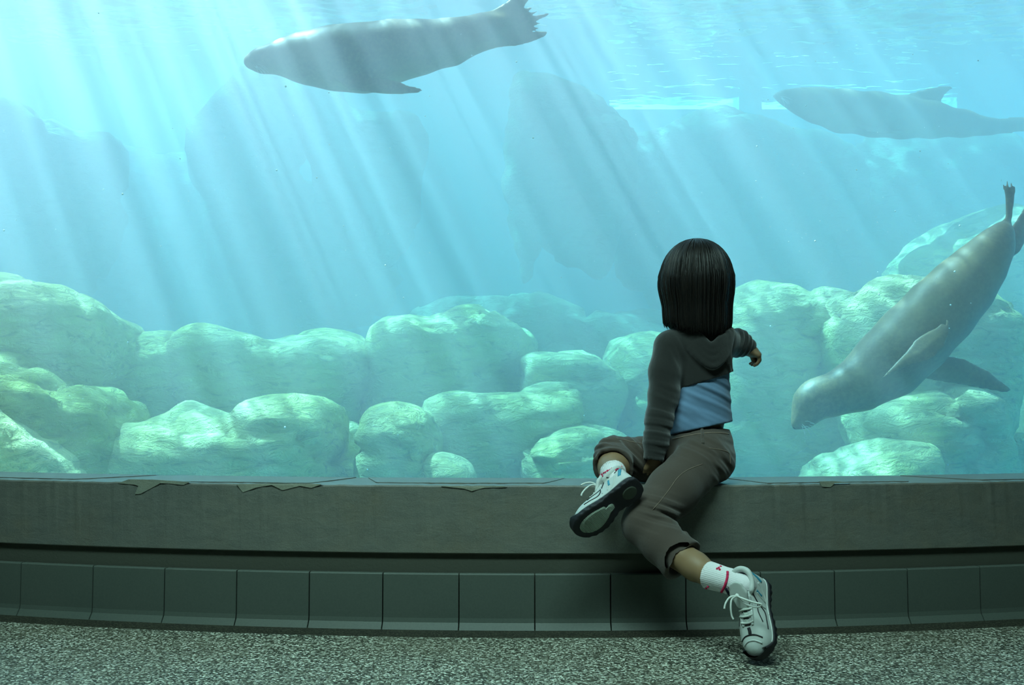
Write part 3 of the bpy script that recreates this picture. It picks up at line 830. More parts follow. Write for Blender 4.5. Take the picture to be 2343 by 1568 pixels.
def wrinkle(co, c, d, freq, amp, rad, ph=0.0, bend=0.0):
    c = np.array(c); d = np.array(Vector(d).normalized()); q = co - c
    r2 = (q ** 2).sum(1) / rad ** 2
    u = q @ d + bend * fnoise(co, 9.0, 2, ph + 1) * 0.02
    w = np.sin(u * freq * 2 * np.pi + ph)
    return amp * np.exp(-r2) * (np.sign(w) * np.abs(w) ** 0.8 + 0.35 * np.sin(2.3 * u * freq * 2 * np.pi + ph))

person = None
LB = 0.0
FX = lambda X: np.where(np.abs(X - XA) < 1.9, D0 + KC * (X - XA) ** 2, 0)
def carve_ledge(Fd, gap=0.0005):
    sl, g = Fd.sub([Fd.lo[0], Fd.lo[1], 0.19], [Fd.ax[0][-1], Fd.ax[1][-1], 0.40])
    if sl is None: return
    d = np.maximum(FX(g[0]) - gap - g[1], g[2] - (LEDGE_T + gap))
    d = np.maximum(d, (LEDGE_B - gap) - g[2])
    Fd.D[sl] = np.maximum(Fd.D[sl], -d)

# frames of the two shoes (x heel to toe, z up)
MSH_L = frame(at(1737, 1336, 2.635), Vector((-.10, -.57, -.81)), Vector((-.65, -.60, .50))) @ Matrix.Scale(.985, 4)
MSH_R = frame(at(1462, 1112, 2.742), Vector((-.155, -.005, -.125)), Vector((-.28, .86, .40)))
# joints -----------------------------------------------------------
J = dict(
 head=at(1594, 640, 3.03), neck=at(1598, 745, 3.03), chin=at(1594, 700, 3.09),
 shL=at(1531, 797, 3.01), elL=at(1520, 905, 2.985), wrL=at(1500, 1050, 2.945), haL=at(1484, 1092, 2.975),
 shR=at(1650, 790, 3.03), elR=at(1684, 790, 3.105), wrR=at(1716, 802, 3.11), haR=at(1738, 814, 3.13),
 hipL=at(1618, 1043, 2.965), knL=at(1472, 1200, 2.80), anL=MSH_L @ Vector((.038, 0, .076)),
 hipR=at(1572, 1048, 3.06), knR=at(1400, 1045, 2.99), anR=MSH_R @ Vector((.036, 0, .072)),
)
SK_L = at(1620, 1316, 2.645); SK_R = at(1402, 1079, 2.862)       # where the socks begin
# ---- body: one continuous surface
Bd = Field((0.10, 2.50, 0.0), (0.80, 3.19, 1.06), 0.0034)
h = J['head']
Bd.ell(h + Vector((0, -.008, .012)), (.072, .082, .080), .01)
Bd.ell(h + Vector((0, .034, -.030)), (.056, .052, .062), .025)      # face
Bd.ell(h + Vector((0, .060, -.072)), (.026, .024, .020), .02)       # chin
Bd.ell(h + Vector((0, .086, -.030)), (.010, .013, .013), .008)      # nose
Bd.cone(h + Vector((0, .079, -.008)), h + Vector((0, .088, -.026)), .006, .008, .008)
for sx in (-1, 1):
    Bd.ell(h + Vector((sx * .029, .074, -.002)), (.013, .008, .009), .006, cut=True)     # eye sockets
    Bd.cone(h + Vector((sx * .014, .078, .018)), h + Vector((sx * .045, .066, .016)), .006, .004, .008)  # brow
    Bd.ell(h + Vector((sx * .034, .064, -.036)), (.019, .016, .017), .02)                # cheek
    Bd.ell(h + Vector((sx * .073, .006, -.018)), (.008, .016, .022), .004)               # ear
Bd.cone(h + Vector((-.013, .080, -.054)), h + Vector((.013, .080, -.054)), .005, .005, .004)    # lips
Bd.cone(h + Vector((-.010, .078, -.062)), h + Vector((.010, .078, -.062)), .005, .005, .004)
Bd.cone(h + Vector((-.014, .0875, -.058)), h + Vector((.014, .0875, -.058)), .0016, .0016, .002, cut=True)
Bd.cone(J['neck'] + Vector((0, 0, -.02)), h + Vector((0, .0, -.04)), .034, .032, .02)
Bd.ell(at(1599, 825, 3.03), (.080, .055, .10), .03)
Bd.cone(J['shL'], J['shR'], .032, .032, .03)
Bd.ell(at(1610, 930, 3.03), (.066, .052, .11), .03)
Bd.ell(at(1612, 1035, 3.025), (.074, .062, .066), .03)
Bd.chain([(J['shL'], .031), (J['elL'], .026), (J['wrL'], .018)], .015)
Bd.chain([(J['shR'], .031), (J['elR'], .026), (J['wrR'], .017)], .015)
Bd.chain([(J['hipL'], .055), (J['knL'], .042)], .02)
mL = J['knL'].lerp(J['anL'], .35) + Vector((0, 0, -.008))
Bd.chain([(J['knL'], .040), (at(1530, 1254, 2.75), .041), (at(1592, 1297, 2.68), .035), (SK_L.lerp(J['anL'], .08), .0285), (J['anL'], .020)], .015)
Bd.chain([(J['hipR'], .055), (J['knR'], .042)], .02)
Bd.chain([(J['knR'], .040), (J['knR'].lerp(J['anR'], .4) + Vector((0, 0, -.004)), .042), (SK_R.lerp(J['anR'], .05), .0300), (J['anR'], .020)], .015)
# feet inside the shoes
for M_, an_ in ((MSH_L, J['anL']), (MSH_R, J['anR'])):
    Bd.cone(M_ @ Vector((.030, 0, .030)), an_, .019, .019, .012)
    Bd.chain([(an_, .020), (M_ @ Vector((.080, 0, .038)), .020), (M_ @ Vector((.125, 0, .026)), .019), (M_ @ Vector((.165, 0, .024)), .014)], .012)
# left hand, holding the crossed ankle
def hand(B, wr, palm_dir, side_dir, curls, R=.0066, palm=.040, thumb=None, lens=(.034, .040, .037, .030)):
    """palm_dir wrist->knuckles, side_dir towards the thumb side"""
    f = Vector(palm_dir).normalized(); s_ = Vector(side_dir); s_ = (s_ - f * s_.dot(f)).normalized(); n = f.cross(s_)   # n: back or palm normal
    kn = wr + f * palm
    B.cone(wr, wr + f * .012, .0165, .0165, .01)
    for k in range(4):
        o_ = (1.5 - k) * .0125
        base = kn + s_ * o_ - f * (.004 * abs(k - 1))
        B.cone(wr + s_ * o_ * .6 + f * .006, base, .0105, .0092, .006)
        p = base; c = curls[k]; d = f.copy(); r = R if k < 3 else R * .9
        for j, ang in enumerate(c):
            L = lens[k] * (.42, .32, .26)[j]
            ax_ = s_
            d = Matrix.Rotation(ang, 3, ax_) @ d
            q = p + d * L * 1.1; B.cone(p, q, r * (1.0 - .08 * j), r * (.93 - .08 * j), .0016 if j == 0 else .001); p = q
    tb = wr + s_ * .015 + f * .010
    for j, (td, L, r) in enumerate(thumb or [((s_ * .8 + f * .6), .018, .0085), ((s_ * .45 + f * .8 + n * .2), .016, .0075), ((s_ * .2 + f * .95 + n * .3), .012, .0065)]):
        td = Vector(td).normalized(); q = tb + td * L; B.cone(tb, q, r, r * .93, .003 if j else .008); tb = q
hand(Bd, J['wrL'], J['haL'] - J['wrL'] + Vector((0, 0, -.01)), (1, .3, .2), [(.35, .45, .3)] * 4)
# right hand, relaxed, reaching towards the window; forefinger and thumb hang down
wr = J['wrR']; pd = (J['haR'] - wr)
hand(Bd, wr, Vector((.86, .12, -.40)), (0.15, .95, .15),
     [(1.05, .75, .45), (1.0, .9, .5), (.85, .8, .5), (.8, .7, .5)], R=.0066, palm=.031,
     thumb=[(Vector((.05, .1, -.95)), .015, .0078), (Vector((.20, -.25, -.9)), .014, .0070), (Vector((.55, -.25, -.65)), .012, .0060)], lens=(.038, .040, .037, .030))
carve_ledge(Bd, 0.002)
bodyme = Bd.mesh(smooth_it=1)
person = link('person', bodyme, M_skin)
tag(person, 'child with dark bobbed hair and taupe jacket sitting on the ledge, reaching towards the window', 'person')
del Bd
for sx in (-1, 1):
    bm = bmesh.new(); bmesh.ops.create_uvsphere(bm, u_segments=16, v_segments=10, radius=.0095)
    bmesh.ops.translate(bm, verts=bm.verts, vec=h + Vector((sx * .029, .0695, -.002))); me = bpy.data.meshes.new('eye'); bm.to_mesh(me); bm.free()
    t_ = bpy.data.materials.get('eye_white') or flat('eye_white', (.8, .8, .78), .2, .5)
    e = link('eye', me, t_, person)
    bm = bmesh.new(); bmesh.ops.create_uvsphere(bm, u_segments=12, v_segments=8, radius=.0050)
    bmesh.ops.scale(bm, vec=(1, .5, 1), verts=bm.verts)
    bmesh.ops.translate(bm, verts=bm.verts, vec=h + Vector((sx * .029, .0775, -.002))); me = bpy.data.meshes.new('iris'); bm.to_mesh(me); bm.free()
    link('iris', me, M_black, e)

# ---- pale blue top
Sf = Field((0.34, 2.90, 0.45), (0.68, 3.14, 0.80), 0.0034)
Sf.ell(at(1601, 840, 3.03), (.083, .060, .115), .03)
Sf.ell(at(1610, 925, 3.028), (.0775, .066, .130), .03)
Sf.ell(at(1607, 985, 3.025), (.0865, .071, .075), .03)
Sf.ell(at(1604, 1010, 3.025), (.088, .072, .075), .03)
pA = at(1535, 995, 2.96); pB = at(1674, 966, 2.96)
hd = (pB - pA); nrm_h = hd.cross(at(1605, 980, 3.0) - Vector((0, 0, EYE))).normalized(); nrm_h = nrm_h if nrm_h.z < 0 else -nrm_h
Sf.ell(at(1572, 955, 3.02), (.048, .060, .090), .02)
Sf.half(pA, nrm_h, .003)
def d_cami(co, no):
    w = wrinkle(co, at(1640, 900, 2.97), (.35, 0, .9), 26, .0032, .07, 1, .5)
    w += wrinkle(co, at(1570, 930, 2.97), (.5, 0, .85), 22, .0020, .06, 3, .5)
    return w + .0012 * fnoise(co, 22, 3, 4)
link('camisole', Sf.mesh(d_cami), M_cami, person)['label'] = 'pale blue cropped top showing below the jacket'

# ---- jacket
Jf = Field((0.33, 2.86, 0.42), (0.80, 3.17, 0.92), 0.0034)
Jf.ell(at(1598, 812, 3.03), (.097, .072, .095), .03)
Jf.ell(at(1609, 870, 3.03), (.0865, .071, .085), .03)
Jf.cone(at(1534, 790, 3.01), at(1655, 772, 3.03), .040, .038, .035)
Jf.cone(at(1598, 775, 3.03), at(1598, 745, 3.03), .050, .042, .03)
# slanted lower hem, cut before the sleeves go on
a_ = at(1552, 893, 2.955); b_ = at(1680, 852, 2.955); hd = b_ - a_; nh = Vector((hd.z, 0.0, -hd.x)); nh = nh if nh.z < 0 else -nh
Jf.half(a_, nh)
Jf.chain([(at(1533, 797, 3.0), .047), (at(1521, 850, 2.99), .044), (at(1519, 905, 2.985), .0425), (at(1508, 960, 2.965), .038), (at(1501, 1010, 2.945), .034), (at(1496, 1048, 2.935), .0285)], .016)
Jf.cone(at(1492, 1090, 2.925), at(1495, 1050, 2.935), .040, .0225, 0, cut=True)
Jf.chain([(J['shR'] + Vector((0, 0, .004)), .043), (at(1686, 785, 3.095), .040), (at(1712, 795, 3.115), .027)], .016)
Jf.cone(at(1735, 806, 3.128), at(1717, 798, 3.118), .030, .020, 0, cut=True)
# drape of the hood: nested hanging folds
for q, (dx, dy, r) in enumerate([(0, 0, .0085), (-3, -16, .0075), (0, -32, .0075), (4, -46, .007)]):
    path = [(1560 + 8 * q, 772 + dy * .2, 2.975), (1590 + 5 * q, 808 + dy * .75, 2.956), (1628, 838 + dy, 2.949), (1655 - 2 * q, 820 + dy, 2.958), (1668 - q, 790 + dy * .5, 2.975), (1672, 760, 2.99)]
    pp = catmull([at(*p) for p in path], 4)
    Jf.chain([(p, r) for p in pp], .009)
for px_ in ((1664, 760, 1676, 850, .006), (1652, 770, 1666, 835, .005)):
    Jf.cone(at(px_[0], px_[1], 2.972), at(px_[2], px_[3], 2.965), px_[4], .003, .008)
carve_ledge(Jf)
def d_jack(co, no):
    w = wrinkle(co, at(1505, 985, 2.92), (.15, 0, 1), 34, .0026, .055, 0, .9)
    w += wrinkle(co, at(1520, 905, 2.95), (.3, 0, 1), 24, .0018, .05, 2, .9)
    w += wrinkle(co, at(1500, 1035, 2.91), (.2, 0, 1), 46, .0018, .03, 1, .6)
    w += wrinkle(co, at(1697, 785, 3.08), (1, .3, -.35), 48, .0034, .04, 2, .4)
    w += wrinkle(co, at(1560, 800, 2.96), (1, 0, .5), 20, .0015, .05, 1, .9)
    return w + .0012 * fnoise(co, 20, 3, 8)
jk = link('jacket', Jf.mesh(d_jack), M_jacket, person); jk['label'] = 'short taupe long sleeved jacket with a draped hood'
del Jf

# ---- trousers
Tf = Field((0.12, 2.68, 0.14), (0.68, 3.16, 0.60), 0.0034)
Tf.ell(at(1612, 1040, 3.025), (.0825, .082, .080), .02)
Tf.ell(at(1608, 1000, 3.025), (.080, .068, .062), .03)
Tf.ell(at(1575, 1020, 3.02), (.052, .062, .055), .03)
Tf.ell(at(1632, 1058, 2.99), (.058, .062, .058), .03)
Tf.chain([(at(1612, 1048, 2.965), .073), (at(1540, 1122, 2.872), .068), (at(1490, 1175, 2.815), .060), (at(1473, 1198, 2.80), .0575)], .02)
kl = at(1473, 1202, 2.80); he = at(1563, 1284, 2.715)
Tf.chain([(kl, .0575), (kl.lerp(he, .5), .0575), (he, .0585), (he.lerp(kl, -.25), .059)], .012)
axl = (he - kl).normalized()
Tf.half(he, axl, lo=he - Vector((.09, .09, .09)), hi=he + Vector((.09, .09, .09)))
Tf.chain([(kl.lerp(he, .60), .043), (he.lerp(kl, -.3), .0505)], 0, cut=True)
# crossed leg
Tf.chain([(at(1575, 1050, 3.055), .068), (at(1480, 1052, 3.02), .062), (at(1405, 1043, 2.985), .0545)], .02)
hr = at(1402, 1070, 2.915); kr = at(1405, 1043, 2.985); axr = (hr - kr).normalized()
Tf.chain([(kr, .0545), (hr, .054), (hr + axr * .02, .0545)], .012)
Tf.half(hr, Vector((axr.x - .1, axr.y, axr.z + .1)), lo=hr - Vector((.075, .085, .075)), hi=hr + Vector((.066, .07, .075)))
Tf.chain([(kr.lerp(hr, .45), .041), (hr, .0470), (hr + axr * .03, .049)], 0, cut=True)
# waist line
wA = at(1530, 1000, 2.95); Tf.half(at(1607, 975, 3.02), Vector((.12, 0, 1)))
carve_ledge(Tf)
def d_tr(co, no):
    w = wrinkle(co, at(1640, 1070, 2.93), (.75, 0, .65), 30, .0032, .05, 0, 1.2)
    w += wrinkle(co, at(1595, 1040, 2.92), (.5, 0, .85), 26, .0028, .05, 2, 1.2)
    w += wrinkle(co, at(1515, 1190, 2.78), (.25, 0, 1), 42, .0050, .045, 1, .9)
    w += wrinkle(co, at(1560, 1225, 2.76), (.8, 0, -.6), 34, .0030, .03, 1, .9)
    w += wrinkle(co, at(1440, 1035, 2.96), (.8, 0, .7), 34, .0040, .05, 3, 1.0)
    w += wrinkle(co, at(1380, 1030, 2.95), (.3, .5, 1), 38, .0036, .04, 0, .8)
    w += wrinkle(co, at(1655, 1010, 2.97), (.3, 0, 1), 28, .0012, .05, 0, .8)
    w = w * 1.35
    return w + .0014 * fnoise(co, 18, 3, 6)
tr_ = link('trousers', Tf.mesh(d_tr), M_trous, person); tr_['label'] = 'brown cropped trousers'
del Tf
from mathutils.bvhtree import BVHTree
def bvh(o): return BVHTree.FromPolygons([v.co for v in o.data.vertices], [tuple(p.vertices) for p in o.data.polygons])
def on_surface(tree, pts, off=0.0008):
    """drop pixel points on to the nearest surface in the direction of the lens"""
    out = []; eye = Vector((0, 0, EYE))
    for p in pts:
        d = (at(p[0], p[1], 3.0) - eye).normalized(); hit = tree.ray_cast(eye, d)
        if hit[0] is not None: out.append(hit[0] + hit[1] * off)
    return out
tree = bvh(tr_)
def stitch(name, pxs, r, mat, parent, tree, off=.0006, sub=8, flatn=None):
    pp = on_surface(tree, [(p.x, p.y) for p in catmull([Vector((a, b, 0)) for a, b in pxs], sub)], off)
    if len(pp) < 3: return None
    v, f = tube(pp, r, 6); return link(name, mesh_of(v, f), mat, parent)
stitch('seam', [(1608, 1062), (1575, 1075), (1552, 1092), (1530, 1122), (1508, 1150), (1492, 1168)], .0008, M_seam, tr_, tree)
stitch('seam', [(1470, 1016), (1448, 1012), (1422, 1006), (1410, 1004)], .0009, M_seam, tr_, tree)
stitch('seam', [(1535, 1305), (1556, 1283), (1580, 1262), (1587, 1253)], .0010, M_seam, tr_, tree)
stitch('waist_seam', [(1538, 1006), (1570, 998), (1610, 992), (1645, 991), (1668, 994)], .0013, M_seam, tr_, tree)
stitch('belt_loop', [(1606, 981), (1607, 992), (1607, 1006), (1608, 1016)], .0042, M_trous, tr_, tree, .0012)
stitch('back_pocket', [(1622, 1026), (1650, 1030), (1668, 1038), (1671, 1062)], .0011, M_seam, tr_, tree)

# ---- hair: a bob; cap, skirt and strands
hc = h + Vector((0, 0, .0))
Hf = Field((hc.x - .14, hc.y - .14, hc.z - .20), (hc.x + .14, hc.y + .14, hc.z + .14), 0.0036)
Hf.ell(hc + Vector((-.001, -.004, .0)), (.097, .100, .110), .01)
Hf.ell(hc + Vector((-.003, -.004, -.02)), (.099, .101, .085), .02)
def skirt(X, Y, Z):
    u = (X - hc.x) / .0965; v = (Y - (hc.y - .004)) / .098
    zz = np.clip((hc.z + .02 - Z) / .18, 0, 1)
    k = 1.0 + .0 * zz - .05 * zz ** 3
    d = (np.sqrt(u * u + v * v) - k) * .1
    return np.maximum(d, np.maximum(Z - (hc.z + .01), (hc.z - .138 + .008 * np.sin(X * 60) - .10 * (X - hc.x) * 0) - Z))
Hf.put((hc.x - .12, hc.y - .12, hc.z - .17), (hc.x + .12, hc.y + .12, hc.z + .03), skirt, .02)
Hf.ell(hc + Vector((0, -.004, .032)), (.090, .094, .080), .02)
# opening for the face and neck
Hf.cone(hc + Vector((0, .10, -.04)), hc + Vector((0, .10, -.22)), .062, .075, .01, cut=True)
Hf.cone(hc + Vector((0, .03, -.13)), hc + Vector((0, .03, -.25)), .05, .07, .01, cut=True)
Hf.ell(hc + Vector((0, .115, .012)), (.056, .05, .03), .02, cut=True)
def d_hair(co, no):
    a = np.arctan2(co[:, 0] - hc.x, -(co[:, 1] - hc.y)); z = co[:, 2] - hc.z
    f = np.clip((.085 - z) / .05, 0, 1)
    return f * (.0016 * np.sin(a * 46 + 2.2 * np.sin(a * 7) + z * 6) + .0011 * np.sin(a * 97 + 1.7 * np.sin(a * 13) - z * 9) + .0022 * np.sin(a * 11 + 1))
hair = link('hair', Hf.mesh(d_hair), M_hair, person); hair['label'] = 'straight dark brown bobbed hair'
ht = bvh(hair); vs = []; fs = []; r = np.random.RandomState(5)
crown = hc + Vector((.004, -.022, .108))
for i in range(620):
    a = -math.pi * .72 + 1.44 * math.pi * (i + r.rand()) / 620; lift = r.rand() ** 2 * .0022
    end = -.126 - .018 * r.rand() - .026 * max(0, math.cos(a - .25)); pts = []
    for k in range(24):
        u = k / 23
        if u < .45:
            w = u / .45 * math.pi / 2 * .98; aa = a
            dd = Vector((math.sin(aa) * math.sin(w), -math.cos(aa) * math.sin(w), math.cos(w)))
            org = hc + Vector((0, -.004, 0))
        else:
            zz = (u - .45) / .55 * end; org = hc + Vector((0, -.004, zz)); aa = a + .02 * math.sin(i)
            dd = Vector((math.sin(aa), -math.cos(aa), 0))
        hit = ht.ray_cast(org + dd * .2, -dd)
        if hit[0] is not None and (hit[0] - org).length > .07: pts.append(hit[0] + dd * (lift + .0006))
        elif pts and u > .8: pts.append(Vector((pts[-1].x, pts[-1].y, org.z)) - dd * .0025)
    if len(pts) < 5: continue
    n_ = len(pts); rad = [.0019 * (.45 + .55 * math.sin(math.pi * min(1, (j + .6) / (n_ - .2)) ** .8)) for j in range(n_)]; rad[-1] = .0003
    v_, f_ = tube(pts, rad, 4); k = len(vs); vs += v_; fs += [tuple(q + k for q in ff) for ff in f_]
o = link('hair_strands', mesh_of(vs, fs), M_hair, hair); o['kind'] = 'stuff'

# ---- socks
def sock(pa, pb, ra, rb, name='sock'):
    ax_ = (pb - pa).normalized()
    lo = [min(pa[i], pb[i]) - .06 for i in range(3)]; hi = [max(pa[i], pb[i]) + .06 for i in range(3)]
    Kf = Field(lo, hi, .0018)
    Kf.chain([(pa - ax_ * .02, ra), (pa.lerp(pb, .6), (ra + rb) / 2 * .985), (pb, rb)], .006)
    Kf.half(pa, -ax_)
    Kf.cone(pa - ax_ * .03, pa + ax_ * .004, ra - .0042, ra - .0042, 0, cut=True)
    u_ = ax_.orthogonal().normalized(); w_ = ax_.cross(u_)
    def dd(co, no):
        q = co - np.array(pa); a = np.arctan2(q @ np.array(w_), q @ np.array(u_))
        return .0006 * np.sin(a * 44)
    return link(name, Kf.mesh(dd), M_sock, person)
sL = sock(SK_L, J['anL'] + (J['anL'] - SK_L).normalized() * .004, .0355, .0262); sL['label'] = 'white ribbed ankle sock of the hanging leg'
sR = sock(SK_R, J['anR'] + Vector((0, -.008, -.006)), .0372, .0270); sR['label'] = 'white ribbed ankle sock of the crossed leg'
tL = bvh(sL); tR = bvh(sR)
stitch('ankle_band', [(1640, 1372), (1648, 1360), (1657, 1345), (1663, 1328), (1665, 1316), (1665, 1308)], .0032, M_pink, sL, tL, .0012)
M_navy = flat('navy_stripe', (.01, .012, .03), .8)
stitch('stripe', [(1661, 1347), (1668, 1359), (1673, 1370)], .0034, M_navy, sL, tL, .0004)
stitch('stripe', [(1668, 1343), (1675, 1354), (1680, 1362)], .0030, M_navy, sL, tL, .0004)
def flower(px, py, tree, parent):
    for (dx, dy) in ((0, 0), (4, -3), (-4, 2), (2, 4)):
        p = on_surface(tree, [(px + dx, py + dy)], .0003)
        if p:
            bm = bmesh.new(); bmesh.ops.create_icosphere(bm, subdivisions=1, radius=.0034); bmesh.ops.translate(bm, verts=bm.verts, vec=p[0])
            me = bpy.data.meshes.new('f'); bm.to_mesh(me); bm.free(); link('flower_print', me, M_pink, parent)
flower(1645, 1300, tL, sL); flower(1616, 1346, tL, sL)
for p in ((1378, 1086), (1386, 1081), (1396, 1076), (1408, 1072), (1418, 1072)): flower(p[0], p[1], tR, sR)
# ---- trainers
M_white = flat('white_leather', (0.50, 0.54, 0.52), 0.5, 0.4, 0.15, 250)
t = NT('white_mesh_fabric'); co = t.coord()
M_mesh = t.bsdf(t.mix(t.ramp(t.noise(co, 500, 1), [(.4, 0), (.6, 1)]), (0.42, 0.50, 0.44), (0.66, 0.72, 0.66)), 0.8, None, 0.2)
M_sole = flat('black_rubber', (0.012, 0.012, 0.016), 0.6, 0.4, 0.3, 200)
t = NT('grey_green_tread'); co = t.coord('Object')
wv = t.n('ShaderNodeTexWave', {'Vector': co, 'Scale': 90.0, 'Distortion': 0.0}, wave_type='BANDS').outputs['Fac']
M_tread = t.bsdf(t.mix(wv, (0.20, 0.25, 0.20), (0.34, 0.40, 0.33)), 0.7, t.bump(wv, .6, .002), 0.3)
M_teal = flat('teal_panel', (0.04, 0.26, 0.38), 0.5)
M_lace = flat('white_lace', (0.66, 0.70, 0.66), 0.9, 0.2, 0.4, 600)
OUT = [(-.006, .0), (.0, .022), (.02, .031), (.055, .030), (.09, .031), (.135, .038), (.165, .038), (.188, .028), (.203, .010), (.203, -.008), (.19, -.026), (.165, -.036), (.13, -.037), (.09, -.028), (.055, -.028), (.02, -.030), (.0, -.022)]
OUTC = [(p.x, p.y * 1.08) for p in catmull([Vector((a, b, 0)) for a, b in OUT], 3, True)]
def top_z(x):
    return np.interp(x, [-.01, .0, .03, .055, .075, .10, .13, .16, .19, .21], [.098, .098, .088, .088, .096, .084, .068, .056, .047, .036])
def sole_z(x):       # toe spring
    return np.interp(x, [-.01, .02, .06, .12, .16, .205], [.003, 0, .002, 0, .003, .014])
def trainer(M, label, flip=1, lace_out=1, knee=0.0):
    """local frame: x heel->toe, z up, y across"""
    lo = (-.03, -.06, -.012); hi = (.22, .06, .115)
    Uf = Field(lo, hi, .0021)
    def upper(X, Y, Z):
        d2 = poly2(X, Y, OUTC) + .0015
        zt = top_z(X); zb = sole_z(X) + .014
        inset = np.clip((Z - .016) / .085, 0, 1) ** 1.6 * .028 * np.interp(X, [.05, .10], [.30, 1.0])
        return smax(smax(d2 + inset, (Z - zt) * .8, .020), zb - Z, .002)
    Uf.put(lo, hi, upper)
    Uf.cone((.032, 0, .130), (.034, 0, .050), .026, .024, .006, cut=True)
    Uf.cone((.034, 0, .072), (.085, 0, .050), .022, .016, .004, cut=True)
    ring = [(.060, -.024, .084), (.036, -.027, .086), (.012, -.021, .094), (.003, 0, .098), (.012, .021, .094), (.036, .027, .086), (.060, .024, .084)]
    Uf.chain([(p, .0046) for p in catmull(ring, 4)], .007)
    up = link('shoe', Uf.mesh(), M_white, person); up.matrix_local = M; up['label'] = label
    Sf_ = Field((-.03, -.06, -.012), (.22, .06, .04), .0021)
    def sole(X, Y, Z):
        d2 = poly2(X, Y, OUTC) - .0022
        w = .0012 * np.sin(X * 330)
        arch = .006 * np.exp(-((X - .078) / .018) ** 2)
        tw = np.clip((X - .165) / .035, 0, 1); tw = tw * tw * (3 - 2 * tw) * .010
        return smax(d2 - .0006 * tw / .01 + w * (Z < .010), np.abs(Z - (.0075 + tw + sole_z(X) + arch * .5)) - (.0085 + tw - arch * .5), .004)
    Sf_.put((-.03, -.06, -.012), (.22, .06, .04), sole)
    so = link('sole', Sf_.mesh(), M_sole, up)
    st_ = bvh(so)
    def pad(xy, z0, z1, mat, name):
        n = len(xy); cx_ = sum(a for a, b in xy) / n; cy_ = sum(b for a, b in xy) / n
        vs = []; fs = []; rings = (1, .8, .6, .4, .2)
        for q in rings:
            for a, b in xy:
                x_, y_ = cx_ + (a - cx_) * q, cy_ + (b - cy_) * q
                hit = st_.ray_cast(Vector((x_, y_ * flip, -.2)), Vector((0, 0, 1)))
                zz = hit[0].z if hit[0] is not None else float(sole_z(x_))
                vs.append((x_, y_ * flip, zz + (z0 if q < 1 else .001)))
        zc = st_.ray_cast(Vector((cx_, cy_ * flip, -.2)), Vector((0, 0, 1)))[0].z
        vs.append((cx_, cy_ * flip, zc + z0))
        for k in range(len(rings) - 1):
            for i in range(n):
                j = (i + 1) % n; fs.append((k * n + i, (k + 1) * n + i, (k + 1) * n + j, k * n + j))
        for i in range(n): fs.append(((len(rings) - 1) * n + i, len(vs) - 1, (len(rings) - 1) * n + (i + 1) % n))
        return link(name, mesh_of(vs, fs), mat, so, smooth=False)
    fore = [(p.x, p.y) for p in catmull([Vector((a, b, 0)) for a, b in [(.100, .012), (.105, .022), (.135, .029), (.162, .029), (.182, .020), (.193, .006), (.190, -.012), (.17, -.026), (.14, -.028), (.112, -.018), (.095, -.010), (.082, -.010), (.080, .004), (.090, .012)]], 3, True)]
    heel = [(p.x, p.y) for p in catmull([Vector((a, b, 0)) for a, b in [(.008, .0), (.016, .016), (.034, .020), (.050, .012), (.052, -.006), (.036, -.019), (.016, -.015)]], 3, True)]
    pad(fore, -.0025, .002, M_tread, 'tread_pad'); hp = pad(heel, -.0020, .002, flat('dark_tread', (.045, .055, .04), .7), 'heel_pad')
    # ---- details laid on the upper
    tr = bvh(up)
    def on(x, y, side=None, off=.0004):
        if side is None: hit = tr.ray_cast(Vector((x, y, .3)), Vector((0, 0, -1)))
        else: hit = tr.ray_cast(Vector((x, side * .2, y)), Vector((0, -side, 0)))
        if hit[0] is None or (side is not None and (hit[0].y * side < .008 or hit[1].y * side < .05)): return None
        return hit[0] + hit[1] * off
    def strip(name, pts, r, mat, side=None, off=.0004, flatn=False, sub=6):
        pp = [on(p.x, p.y, side, off) for p in catmull([Vector((a, b, 0)) for a, b in pts], sub)]; pp = [p for p in pp if p is not None]
        if len(pp) < 3: return
        v, f = tube(pp, r, 6); link(name, mesh_of(v, f), mat, up)
    for side in (-1, 1):
        strip('stripe', [(.064, .076), (.080, .058), (.098, .036), (.125, .036), (.142, .036)], .0016, M_sole, side)
        strip('stripe', [(.080, .058), (.104, .058), (.128, .050)], .0014, M_sole, side)
        strip('side_panel', [(.008, .080), (.014, .064), (.022, .046)], .0060, M_teal, side, -.0035)
        strip('side_panel', [(.052, .064), (.056, .054), (.058, .044)], .0042, M_teal, side, -.0020)
        strip('overlay', [(.030, .060), (.045, .040), (.070, .024), (.100, .020)], .0024, M_white, side, .0)
        strip('overlay', [(.056, .062), (.064, .046), (.070, .030)], .0022, M_white, side, .0)
        strip('overlay', [(.080, .058), (.084, .044), (.086, .032)], .0022, M_white, side, .0)
        strip('overlay', [(-.004, .020), (.04, .021), (.09, .020), (.14, .021), (.17, .022)], .0020, M_white, side, .0)
        strip('collar_piping', [(.012, .086), (.022, .076), (.038, .073), (.050, .078)], .0016, M_sole, side, .0002)
    # toe cap lines and black toe vent
    strip('stripe', [(.166, -.028), (.160, -.014), (.158, 0), (.160, .014), (.166, .028)], .0016, M_sole, None)
    strip('toe_vent', [(.142, 0), (.150, .001), (.156, .0)], .0060, M_sole, None, -.0030)
    strip('overlay', [(.178, -.024), (.172, -.010), (.171, 0), (.172, .010), (.178, .024)], .0022, M_white, None, 0)
    strip('eyestay', [(.072, -.017), (.095, -.016), (.12, -.015), (.138, -.012)], .0042, M_white, None, -.0012)
    strip('eyestay', [(.072, .017), (.095, .016), (.12, .015), (.138, .012)], .0042, M_white, None, -.0012)
    strip('tongue_mesh', [(.078, 0), (.10, 0), (.12, 0), (.134, 0)], .0105, M_mesh, None, -.0088)
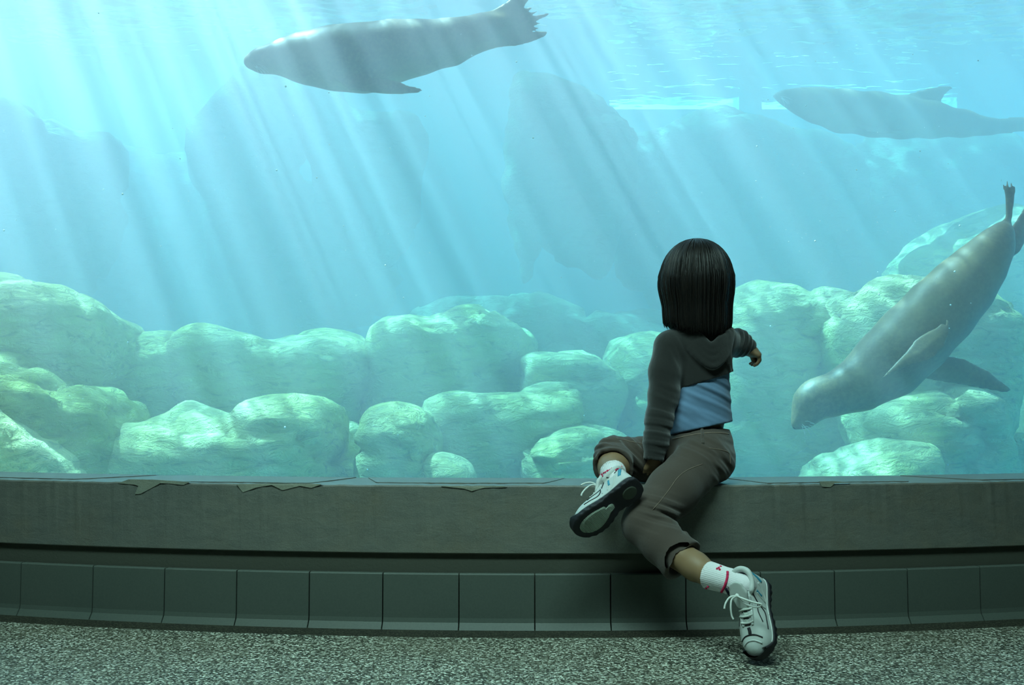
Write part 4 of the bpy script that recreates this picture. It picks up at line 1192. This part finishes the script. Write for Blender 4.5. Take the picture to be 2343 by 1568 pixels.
    for k in range(4):
        x = .085 + .0145 * k
        strip('lace', [(x, -.016), (x + .003, -.006), (x + .004, .006), (x + .001, .016)], .0022, M_lace, None, .0026)
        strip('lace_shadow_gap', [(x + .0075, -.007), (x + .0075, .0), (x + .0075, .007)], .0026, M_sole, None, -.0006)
    # tongue standing up
    Tg = Field((.03, -.03, .05), (.10, .03, .125), .0021)
    Tg.chain([((.090, 0, .070), .012), ((.072, 0, .088), .015), ((.060, 0, .102), .013)], .006)
    def slab(X, Y, Z): return np.abs((X - .074) * .68 + (Z - .085) * .73) - .0052
    sl, g = Tg.sub((.03, -.03, .05), (.10, .03, .125)); Tg.D[sl] = smax(Tg.D[sl], slab(*g), .003)
    # widen
    tg = Tg.mesh(); 
    for v in tg.vertices: v.co.y *= 1.45; v.co.z += .016
    link('tongue', tg, M_white, up)
    # bow: knot, two loops, two loose ends
    kx, kz = .080, .112
    K = Vector((kx, 0, kz))
    bm = bmesh.new(); bmesh.ops.create_icosphere(bm, subdivisions=2, radius=.0055); bmesh.ops.translate(bm, verts=bm.verts, vec=K)
    me = bpy.data.meshes.new('k'); bm.to_mesh(me); bm.free(); link('lace_knot', me, M_lace, up)
    L = lace_out
    for pts in ([K, K + Vector((.014, .018 * L, .008)), K + Vector((.026, .044 * L, -.002)), K + Vector((.030, .058 * L, -.010)), K + Vector((.034, .046 * L, -.012)), K + Vector((.024, .020 * L, -.002)), K],
                [K, K + Vector((.010, -.010 * L, .008)), K + Vector((.028, -.016 * L, .004)), K + Vector((.044, -.020 * L, -.006)), K + Vector((.052, -.019 * L, -.012))],
                [K, K + Vector((.006, -.012 * L, .012)), K + Vector((.020, -.022 * L, .016)), K + Vector((.034, -.028 * L, .014))]):
        pp = catmull(pts, 6); v, f = tube(pp, .0024, 6); link('lace', mesh_of(v, f), M_lace, up)
    return up

shoe1 = trainer(MSH_L, 'white trainer resting on its toe on the floor', 1, 1)
shoe2 = trainer(MSH_R, 'white trainer with its sole turned outwards, on the crossed leg', 1, -1)

# ---- drifting specks and bubbles
M_speck = flat('white_speck', (0.9, 0.9, 0.9), 0.4)
bm = bmesh.new(); r = np.random.RandomState(11)
for i in range(230):
    Yp = 3.5 + 2.6 * r.rand() ** 1.3
    if i < 60: px_, py_ = 1720 + 500 * r.rand(), 220 + 420 * r.rand()
    else: px_, py_ = 2343 * r.rand(), 1080 * r.rand()
    p = at(px_, py_, Yp)
    if p.y < front(p.x) + DEPTH + .06: continue
    bmesh.ops.create_icosphere(bm, subdivisions=1, radius=.0016 + .0026 * r.rand() ** 3, matrix=Matrix.Translation(p))
me = bpy.data.meshes.new('specks'); bm.to_mesh(me); bm.free()
o = link('drifting_specks', me, M_speck); tag(o, 'tiny white specks and bubbles drifting in the tank water', 'specks', kind='stuff')
